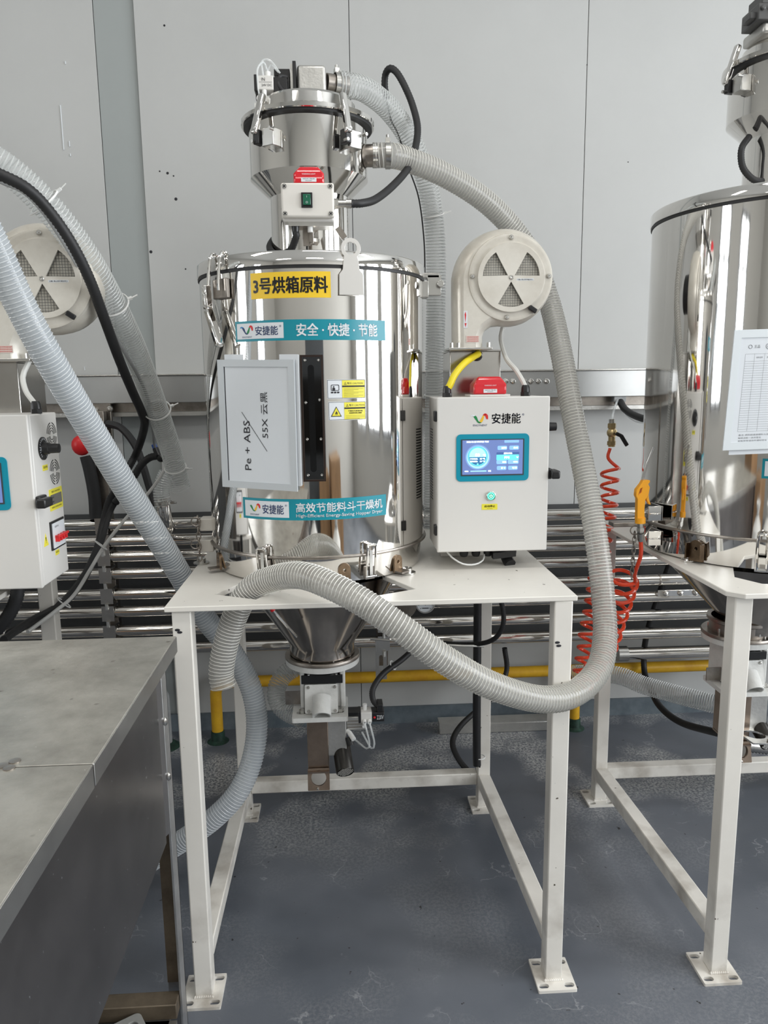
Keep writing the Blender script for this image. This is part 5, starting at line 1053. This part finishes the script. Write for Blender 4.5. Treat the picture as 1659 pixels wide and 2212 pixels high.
cable('grey_tube', 'thin bright tube crossing behind the cone towards the right leg', [at(800, 1380, 2.25), at(900, 1388, 2.25), at(980, 1394, 2.25), at(1045, 1396, 2.26)], .004, steel, 'tube')
conduit('corrugated_conduit', 'black corrugated conduit below the left control cabinet', [at(38, 1247, 1.78), at(36, 1290, 1.78), at(18, 1330, 1.78), at(-10, 1365, 1.78)], .0165, .0085)
gland(at(38, 1247, 1.78).x, 1.78, 1.008, cabL, 1.2, True)

# ------------------------------------------------------------------ red coiled air hoses, valve, air gun
def coil(name, label, axis, R, turns, r, lead_in=None, lead_out=None, ph=0):
    ax = catmull(axis, .01); n = len(ax); tot = int(turns*18); pts = []
    for i in range(tot+1):
        f = i/tot*(n-1); k_ = min(int(f), n-2); p = ax[k_].lerp(ax[k_+1], f-k_); t = (ax[k_+1]-ax[k_]).normalized()
        u = t.cross(Vector((0, 1, 0))).normalized(); w = t.cross(u); a = ph+2*PI*i/18; rr_ = R(i/tot) if callable(R) else R
        pts.append(p+(u*cos(a)+w*sin(a))*rr_)
    full = (lead_in or [])+pts+(lead_out or [])
    full = catmull(full, .006); o = G().tube(full, r, 8).out(name, coilm, loc=tuple(full[-1])); return tag(o, label, 'hose')
CY = 2.3
coil('coiled_air_hose', 'orange red coiled air hose hanging from the brass valve behind the thick hose', [at(1318, 1010, 2.42), at(1316, 1075, 2.40), at(1306, 1140, 2.38), at(1296, 1210, 2.36), at(1285, 1290, 2.34), at(1272, 1360, 2.32), at(1258, 1430, 2.30), at(1250, 1485, 2.29)], lambda f: .027 if f < .8 else .022, 19, .0056, lead_in=[at(1318, 968, 2.43), at(1314, 990, 2.43)])
coil('coiled_air_hose', 'orange red coiled air hose rising on the right to the air gun', [at(1262, 1478, 2.2), at(1285, 1440, 2.18), at(1310, 1395, 2.15), at(1325, 1340, 2.12), at(1340, 1285, 2.08), at(1350, 1240, 2.04)], lambda f: .024+.016*f, 11, .0056, lead_out=[at(1372, 1238, 1.98), at(1384, 1200, 1.96), at(1384, 1165, 1.95)], ph=2)
q = at(1322, 935, 2.43); v = thing('ball_valve', 'brass ball valve with black lever hanging on a clear tube under the rail', 'valve', tuple(at(1320, 965, 2.43)))
g = G(); g.cyl(at(1322, 914, 2.43), at(1321, 965, 2.43), .011, n=14); g.lathe(at(1322, 915, 2.43), [(.014, 0), (.014, .014), (.011, .016)], 6, (0, 0, -1)); g.lathe(at(1321, 953, 2.43), [(.0145, 0), (.0145, .012), (.011, .014)], 6, (0, 0, -1)); g.ball(q, .017, 14); g.out('valve_body', brass, v)
g = G(); g.bar(at(1330, 936, 2.40), at(1343, 942, 2.40), .012, .008, (0, 1, 0)); g.bar(at(1341, 940, 2.40), at(1355, 963, 2.40), .013, .008, (0, 1, 0)); g.out('lever', black, v, bevel=.003)
g = G(); g.cyl(at(1322, 905, 2.43), at(1322, 916, 2.43), .010, n=12); g.out('steel_nut', steel, v)
cable('air_tube', 'clear air tube from the rail outlet down to the brass valve', [at(1335, 862, 2.98), at(1328, 880, 2.8), at(1324, 895, 2.55), at(1322, 908, 2.43)], .0045, clear, 'tube')
ob = thing('outlet_box', 'small grey cable outlet box under the rail on the right', 'outlet box', tuple(at(1340, 866, 2.97)))
a, b = at(1324, 846, 2.97), at(1350, 868, 2.97); G().box(a.x, b.x, 2.955, 2.99, b.z, a.z).out('outlet_body', grey, ob, bevel=.003); G().lathe(((a.x+b.x)/2, 2.97, b.z), [(.018, 0), (.018, .008), (.012, .012)], 16, (0, 0, -1)).out('nozzle', steel, ob)
cable('rubber_hose', 'thick black hose sagging from the rail outlet towards the right dryer', [at(1340, 868, 2.96), at(1350, 884, 2.9), at(1372, 898, 2.8), at(1402, 906, 2.7), at(1440, 900, 2.62)], .0135, rubber, 'hose', n=14)
cable('air_tube', 'thin clear tube sagging under the thick black hose at the rail', [at(1336, 872, 2.95), at(1352, 895, 2.9), at(1372, 910, 2.8), at(1395, 913, 2.7), at(1430, 905, 2.6)], .003, clear, 'tube')
# air gun
ag = thing('air_blow_gun', 'orange air blow gun with thin steel nozzle clipped beside the right dryer', 'air gun', tuple(at(1383, 1125, 1.93)))
o_ = at(1383, 1100, 1.93); S = 1.93/FPX
Fg = plane_fr(o_, (1, 0, 0), (0, 0, 1)); pg = lambda L: [((x-1383)*S, (1100-y)*S) for x, y in L]
G().plate([pg([(1374, 1125), (1392, 1125), (1390, 1100), (1391, 1078), (1398, 1066), (1400, 1050), (1396, 1043), (1400, 1038), (1399, 1034), (1384, 1034), (1380, 1042), (1370, 1055), (1369, 1068), (1373, 1076)]), pg([(1379, 1052), (1383, 1050), (1381, 1062), (1375, 1066)])], lambda a, b, c=0: Fg(a, b, c-.009), .018).out('gun_body', orange, ag, bevel=.004, bseg=3)
G().plate([pg([(1393, 1068), (1399, 1062), (1401, 1078), (1406, 1090), (1400, 1089), (1394, 1078)])], lambda a, b, c=0: Fg(a, b, c-.005), .010).out('trigger', orange, ag, bevel=.002)
G().tube(catmull([at(1388, 1036, 1.93), at(1396, 1005, 1.925), at(1406, 980, 1.92), at(1412, 965, 1.915)]), .0035, 10).out('nozzle', steel, ag)
G().tube([at(1383, 1118, 1.93), at(1383, 1126, 1.93), at(1383, 1130, 1.93)], .0135, 16).out('grip_collar', orange, ag)
g = G(); g.cyl(at(1383, 1128, 1.93), at(1384, 1150, 1.935), .008, n=6); g.cyl(at(1384, 1140, 1.935), at(1384, 1147, 1.935), .011, n=6); g.cyl(at(1384, 1150, 1.935), at(1384, 1166, 1.95), .009, n=10); g.out('hose_coupling', steel, ag)
g = G(); a = at(1371, 1155, 1.95)
for k_ in range(9):
    c_ = Vector((a.x, a.y+.001*k_, a.z-.0145*k_)); u_ = Vector((1, 0, 0)) if k_ % 2 else Vector((0, 1, 0)); g.tube([c_+u_*.0050*cos(t*PI/6)+Vector((0, 0, .0105*sin(t*PI/6))) for t in range(12)], .0015, 6, closed=True)
g.ring(a+Vector((0, 0, .012)), .012, .0018, (0, 1, 0))
tag(g.out('chain', dsteel, loc=tuple(a)), 'thin steel chain hanging below the orange air gun', 'chain')

# ------------------------------------------------------------------ right hopper dryer
Z2, ZL2 = 1.055, 1.857
h2 = hopper('tall polished hopper dryer cut off by the right photo edge', HC2, HR2, Z2, ZL2, cone_z=.77)
ld2 = loader('polished vacuum loader on the right dryer, cut off by the photo corner', HC2, ZL2+.031)
toggles(ld2, HC2, ZL2+.031+.352, .146, (-78, -10))
zz = ZL2+.031+.402; g = G(); q = at(1645, 42, 1.99); g.box(q.x-.03, q.x+.06, 1.95, 2.03, q.z-.018, q.z+.02); g.box(q.x-.02, q.x+.02, 1.955, 2.02, q.z+.02, q.z+.045); g.box(q.x-.045, q.x-.028, 1.96, 2.0, q.z-.012, q.z+.004)
for k_ in range(4): g.cyl((q.x-.02+.02*k_, 1.949, q.z+.008), (q.x-.02+.02*k_, 1.944, q.z+.008), .006, n=10)
g.out('solenoid_block', mat('dark grey solenoid', (.07, .07, .07), .4), ld2, bevel=.003)
G().box(q.x-.01, q.x+.09, 1.96, 2.06, zz-.01, q.z-.016).out('cylinder_cover', alu, ld2, bevel=.006)
conduit('corrugated_cable', 'black cable bowing left of the right loader neck', [at(1618, 296, 2.02), at(1603, 318, 2.0), at(1601, 345, 2.0), at(1608, 368, 2.0), at(1628, 388, 2.0), at(1650, 392, 2.0)], .0085, .006)
C2 = cyl_fr(HC2, HR2)
for nm, py in (('lid_scratch', 0),): pass
q = [at(1586, 713, 1.735), at(1850, 705, 1.735), at(1560, 973, 1.735), at(1830, 985, 1.735)]
ux = (q[1]-q[0]); uy = q[0]-q[2]; W_, H_ = ux.length, uy.length; ux.normalize(); uy.normalize(); nn = ux.cross(uy)
FB2 = lambda a, b, c=0: q[2]+ux*a+uy*b+nn*c
s = G().plate([rrect(.02, W_-.01, -.012, H_-.01, .002)], lambda a, b, c=0: FB2(a, b, c-.008), .002).out('holder_back_board', paperw, h2, smooth=False)
G().plate([[(0, 0), (W_, 0), (W_, H_), (0, H_)], [(.018, .018), (W_-.018, .018), (W_-.018, H_-.018), (.018, H_-.018)]], FB2, .003).out('holder_frame', mat('pale holder frame', (.66, .70, .72), .35), s, smooth=False)
G().plate([[(.018, .018), (W_-.018, .018), (W_-.018, H_-.018), (.018, H_-.018)]], FB2, .001).out('form_sheet', paper, s, smooth=False)
g = G()
for k_ in range(31): b_ = H_*.74-k_*H_*.0195; g.patch(FB2, .032, W_-.03, b_-.0002, b_+.0002, .0014)
for a_ in (.032, .054, .078, .105, .13, .16, .2, .23): g.patch(FB2, a_-.0002, a_+.0002, H_*.155, H_*.80, .0014)
g.patch(FB2, .032, W_-.03, H_*.80-.0002, H_*.80+.0002, .0014)
g.text('王品', FB2, .058, H_*.86, .007, .014, .0014); g.ring(FB2(.042, H_*.86, .0014), .0042, .0004, nn, 20, 4); g.ring(FB2(.085, H_*.86, .0014), .006, .0004, nn, 20, 4); g.text('品', FB2, .085, H_*.86, .005, .006, .0014)
for a_, t_ in ((.066, '材料名称'), (.091, '烘料时间'), (.118, '温度'), (.145, '签名')): g.text(t_, FB2, a_, H_*.77, .0042, .015, .0014)
g.text('备注: 烘料前请清理料斗并确认材料牌号', FB2, .09, H_*.125, .0042, .11, .0014); g.text('每班点检一次并签名', FB2, .062, H_*.10, .0042, .055, .0014); g.text('如有异常请及时通知班长', FB2, .07, H_*.075, .0042, .07, .0014)
g.out('form_print', mat('grey print', (.16, .17, .18), .5), s, smooth=False)
a_, z_ = oncyl(1646, 1012, HC2, HR2); u0 = a_*HR2
s = G().patch(C2, u0, u0+.33, z_-.024, z_+.024, .0006, 24).out('banner_sticker', teal, h2); G().patch(C2, u0+.006, u0+.1, z_-.018, z_+.018, .0009, 8).out('logo_field', paperw, s)
# clip blocks, tongue and ears on the right dryer
g = G()
for py in (1107, 1160):
    b_ = at(1409, py, 1.97); g.tube(catmull([(b_.x-.018, 1.97, b_.z), (b_.x-.016, 1.95, b_.z), (b_.x, 1.945, b_.z), (b_.x+.018, 1.955, b_.z), (b_.x+.02, 2.0, b_.z)], .004), .002, 4); g.box(b_.x-.019, b_.x+.02, 1.95, 1.956, b_.z-.020, b_.z+.020); g.box(b_.x+.015, b_.x+.021, 1.95, 2.02, b_.z-.02, b_.z+.02)
g.out('gun_clip', chrome, h2, bevel=.002)
a_ = at(1347, 1131, 2.0); G().box(a_.x-.032, a_.x+.06, 1.99, 2.03, a_.z-.008, a_.z+.004).out('steel_tongue', dsteel, h2, bevel=.002)
g = G(); q_ = atz(1487, 1206, .985); g.lathe((q_.x, q_.y, .978), [(.02, .0005), (.02, .004), (.011, .004), (.011, .007), (1e-4, .007)], 20); g.out('holding_bolt', chrome, h2)
for px in (1504,):
    a_ = oncyl(px, 1185, HC2, HR2)[0]; N_ = Vector((sin(a_), -cos(a_), 0)); T_ = Vector((cos(a_), sin(a_), 0)); c0 = Vector((HC2[0], HC2[1], 1.012))+N_*(HR2-.006); F_ = plane_fr(c0, T_, (0, 0, 1))
    lp = [(.02*cos(rad(k_)), .008+.02*sin(rad(k_))) for k_ in range(0, 181, 20)]+[(-.02, -.028), (.02, -.028)]
    G().plate([lp, circ(0, .006, .004, 12)], F_, .008).out('welded_ear', mat('dark heat tint', (.20, .14, .09), .3, 1, noise=.5, nscale=40), h2, bevel=.003)
    for sd in (-1, 1): G().obox(c0+T_*.02*sd+N_*.014, T_*.002, N_*.010, Vector((0, 0, .020))).out('ear_cheek', mat('dark heat tint', (.3, .2, .2)), h2, bevel=.001)
a_ = oncyl(1648, 1180, HC2, HR2)[0]; N_ = Vector((sin(a_), -cos(a_), 0)); T_ = Vector((cos(a_), sin(a_), 0)); O = Vector((HC2[0], HC2[1], 0))+N_*HR2; P = lambda x, z, d: O+T_*x+Vector((0, 0, z))+N_*d
g = G(); wire_loop(g, [P(-.012, .985, .014), P(-.012, 1.06, .02), P(-.008, 1.075, .02), P(.008, 1.075, .02), P(.012, 1.06, .02), P(.012, .985, .014)], .004); g.obox(P(0, 1.0, .006), T_*.016, N_*.005, Vector((0, 0, .016))); g.cyl(P(-.016, .985, .014), P(.016, .985, .014), .004, n=8); g.out('lever_catch', chrome, h2)
discharge('discharge valve under the right dryer cone, half hidden by a white leg', (1.140, 2.05), .742)
conduit('suction_tube', 'steel grey flexible tube lying low behind the right stand leg', [at(1595, 1608, 2.3), at(1640, 1612, 2.3), at(1700, 1620, 2.3)], .025, .012, M=steel, cat='tube')
sh = thing('sliding_tray', 'steel slide plate with an oval opening low behind the right stand leg', 'plate', tuple(at(1625, 1590, 1.95)))
p0 = at(1625, 1590, 1.95); F_ = plane_fr(p0, (1, .1, -.10), (-.25, 1, .1))
G().plate([rrect(-.036, .06, -.045, .045, .004), [(.004+.032*cos(rad(k_)), .022*sin(rad(k_))) for k_ in range(0, 360, 15)]], F_, .005).out('slide_plate', steel, sh, bevel=.001)
G().ball(F_(.02, -.034, .008), .005, 8).out('stop_pin', chrome, sh)

# ------------------------------------------------------------------ hopper of the left machine (outside the frame, mirrored by the drums)
h3 = hopper('polished hopper dryer of the left machine, outside the photo', (-1.42, 1.89), HR, Z1, ZL)
loader('polished vacuum loader of the left machine, outside the photo', (-1.42, 1.89), LZ)

# ------------------------------------------------------------------ worktop table at the bottom left
TZ = .94; c_ = atz(380, 1374, TZ); TX, TYb = c_.x, c_.y
j = atz(203, 1650, TZ).y
tb = thing('steel_worktop', 'worn stainless steel work table filling the bottom left corner', 'work table', (TX-.5, TYb, 0))
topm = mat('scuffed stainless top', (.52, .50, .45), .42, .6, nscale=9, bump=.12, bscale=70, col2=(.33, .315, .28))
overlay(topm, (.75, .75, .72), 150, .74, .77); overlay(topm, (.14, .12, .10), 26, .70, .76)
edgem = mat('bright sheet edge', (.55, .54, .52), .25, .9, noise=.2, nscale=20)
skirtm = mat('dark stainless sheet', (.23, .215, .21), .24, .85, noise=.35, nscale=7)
overlay(skirtm, (.6, .6, .6), 110, .735, .76)
G().box(-1.45, TX-.006, j-.01, j+.01, TZ-.014, TZ-.008).out('joint_gap', black, tb)
G().box(-1.5, TX, j+.0015, TYb, TZ-.004, TZ).out('rear_top_sheet', topm, tb, bevel=.001)
G().box(-1.5, TX, -.2, j-.0015, TZ-.004, TZ).out('front_top_sheet', topm, tb, bevel=.001)
G().box(TX-.004, TX+.0015, j+.002, TYb, TZ-.034, TZ-.001).out('edge_fold', edgem, tb, bevel=.001)
G().box(TX-.004, TX+.0015, -.2, j-.003, TZ-.034, TZ-.001).out('edge_fold', edgem, tb, bevel=.001)
G().box(-1.5, TX, TYb-.004, TYb, TZ-.034, TZ-.001).out('rear_fold', edgem, tb, bevel=.001)
q = atz(60, 1652, TZ); g = G()
for px, py in ((5, 1655), (32, 1645), (20, 1660)):
    q = atz(px, py, TZ); g.lathe((q.x, q.y, TZ), [(.008, 0), (.008, .0015), (1e-4, .002)], 12)
g.out('rivets', dsteel, tb)
zb_ = at(345, 1800, TYb-.06).z; yb_ = TYb-.06; xs = TX-.022
g = G(); n_ = 6
vs = [(xs, yb_, zb_+.0), (xs, yb_, TZ-.006), (xs, yb_-.10, TZ-.006), (xs-.02, yb_-.10, zb_+.02), (xs-.01, -.2, TZ-.006), (xs-.01, -.2, zb_)]
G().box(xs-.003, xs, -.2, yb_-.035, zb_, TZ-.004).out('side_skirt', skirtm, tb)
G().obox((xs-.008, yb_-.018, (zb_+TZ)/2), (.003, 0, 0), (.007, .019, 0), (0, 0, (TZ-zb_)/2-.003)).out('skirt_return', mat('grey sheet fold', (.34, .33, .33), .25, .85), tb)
lg = atz(372, 2128, .02)
g = G(); lx_ = xs+.0; ly_ = yb_+.0
g.box(lx_-.003, lx_+.002, ly_-.002, ly_+.038, .0, TZ-.005); g.box(lx_-.035, lx_+.002, ly_+.034, ly_+.038, .0, TZ-.005)
g.out('angle_leg', mat('dull aluminium angle', (.50, .50, .50), .35, .8, noise=.3, nscale=18), tb, bevel=.0008)
g = G(); g.box(-1.46, -1.42, ly_, ly_+.038, 0, TZ-.005); g.box(-1.46, -1.42, -.15, -.11, 0, TZ-.005); g.box(lx_-.035, lx_, -.15, -.11, 0, TZ-.005); g.out('angle_leg', mat('dull aluminium angle', (.5, .5, .5)), tb, bevel=.001)
rust = mat('brown stained sheet', (.19, .15, .105), .5, .5, noise=.5, nscale=10)
G().box(lx_-.034, lx_-.008, ly_+.028, ly_+.033, .16, zb_+.06).out('inner_sheet', rust, tb)
zs2 = .10
G().box(-1.42, lx_-.004, ly_-.03, ly_+.01, zs2+.02, zs2+.055).out('lower_rail', rust, tb, bevel=.002)
G().box(-1.42, lx_-.004, ly_-.075, ly_-.03, zs2+.01, zs2+.018).out('lower_shelf', mat('grey shelf sheet', (.28, .27, .25), .4, .7, noise=.3), tb)
for z_ in (.78, .66):
    q = (lx_+.003, ly_+.002, z_); G().ball(q, .006, 8, (1, 1, 1.6)).out('weld_bead', steel, tb)
ca = thing('casting', 'grey cast bracket lying on the lower shelf of the work table', 'bracket', tuple(atz(275, 2190, .12)))
q = atz(275, 2190, .13); F_ = plane_fr((q.x, q.y-.06, .122), (.8, .5, 0), (-.5, .8, 0))
G().plate([rrect(-.055, .055, -.03, .03, .012), circ(.03, 0, .012, 16), circ(-.03, .004, .006, 12)], F_, .02).out('casting_body', mat('grey casting', (.42, .42, .40), .5, .3, noise=.3), ca, bevel=.003)
G().box(lx_-.22, lx_-.02, ly_-.20, ly_-.02, .105, .118).out('shelf_sheet', mat('grey shelf sheet', (.3, .3, .3)), tb)
for o in list(bpy.data.objects):
    if '_b' in o: del o['_b']
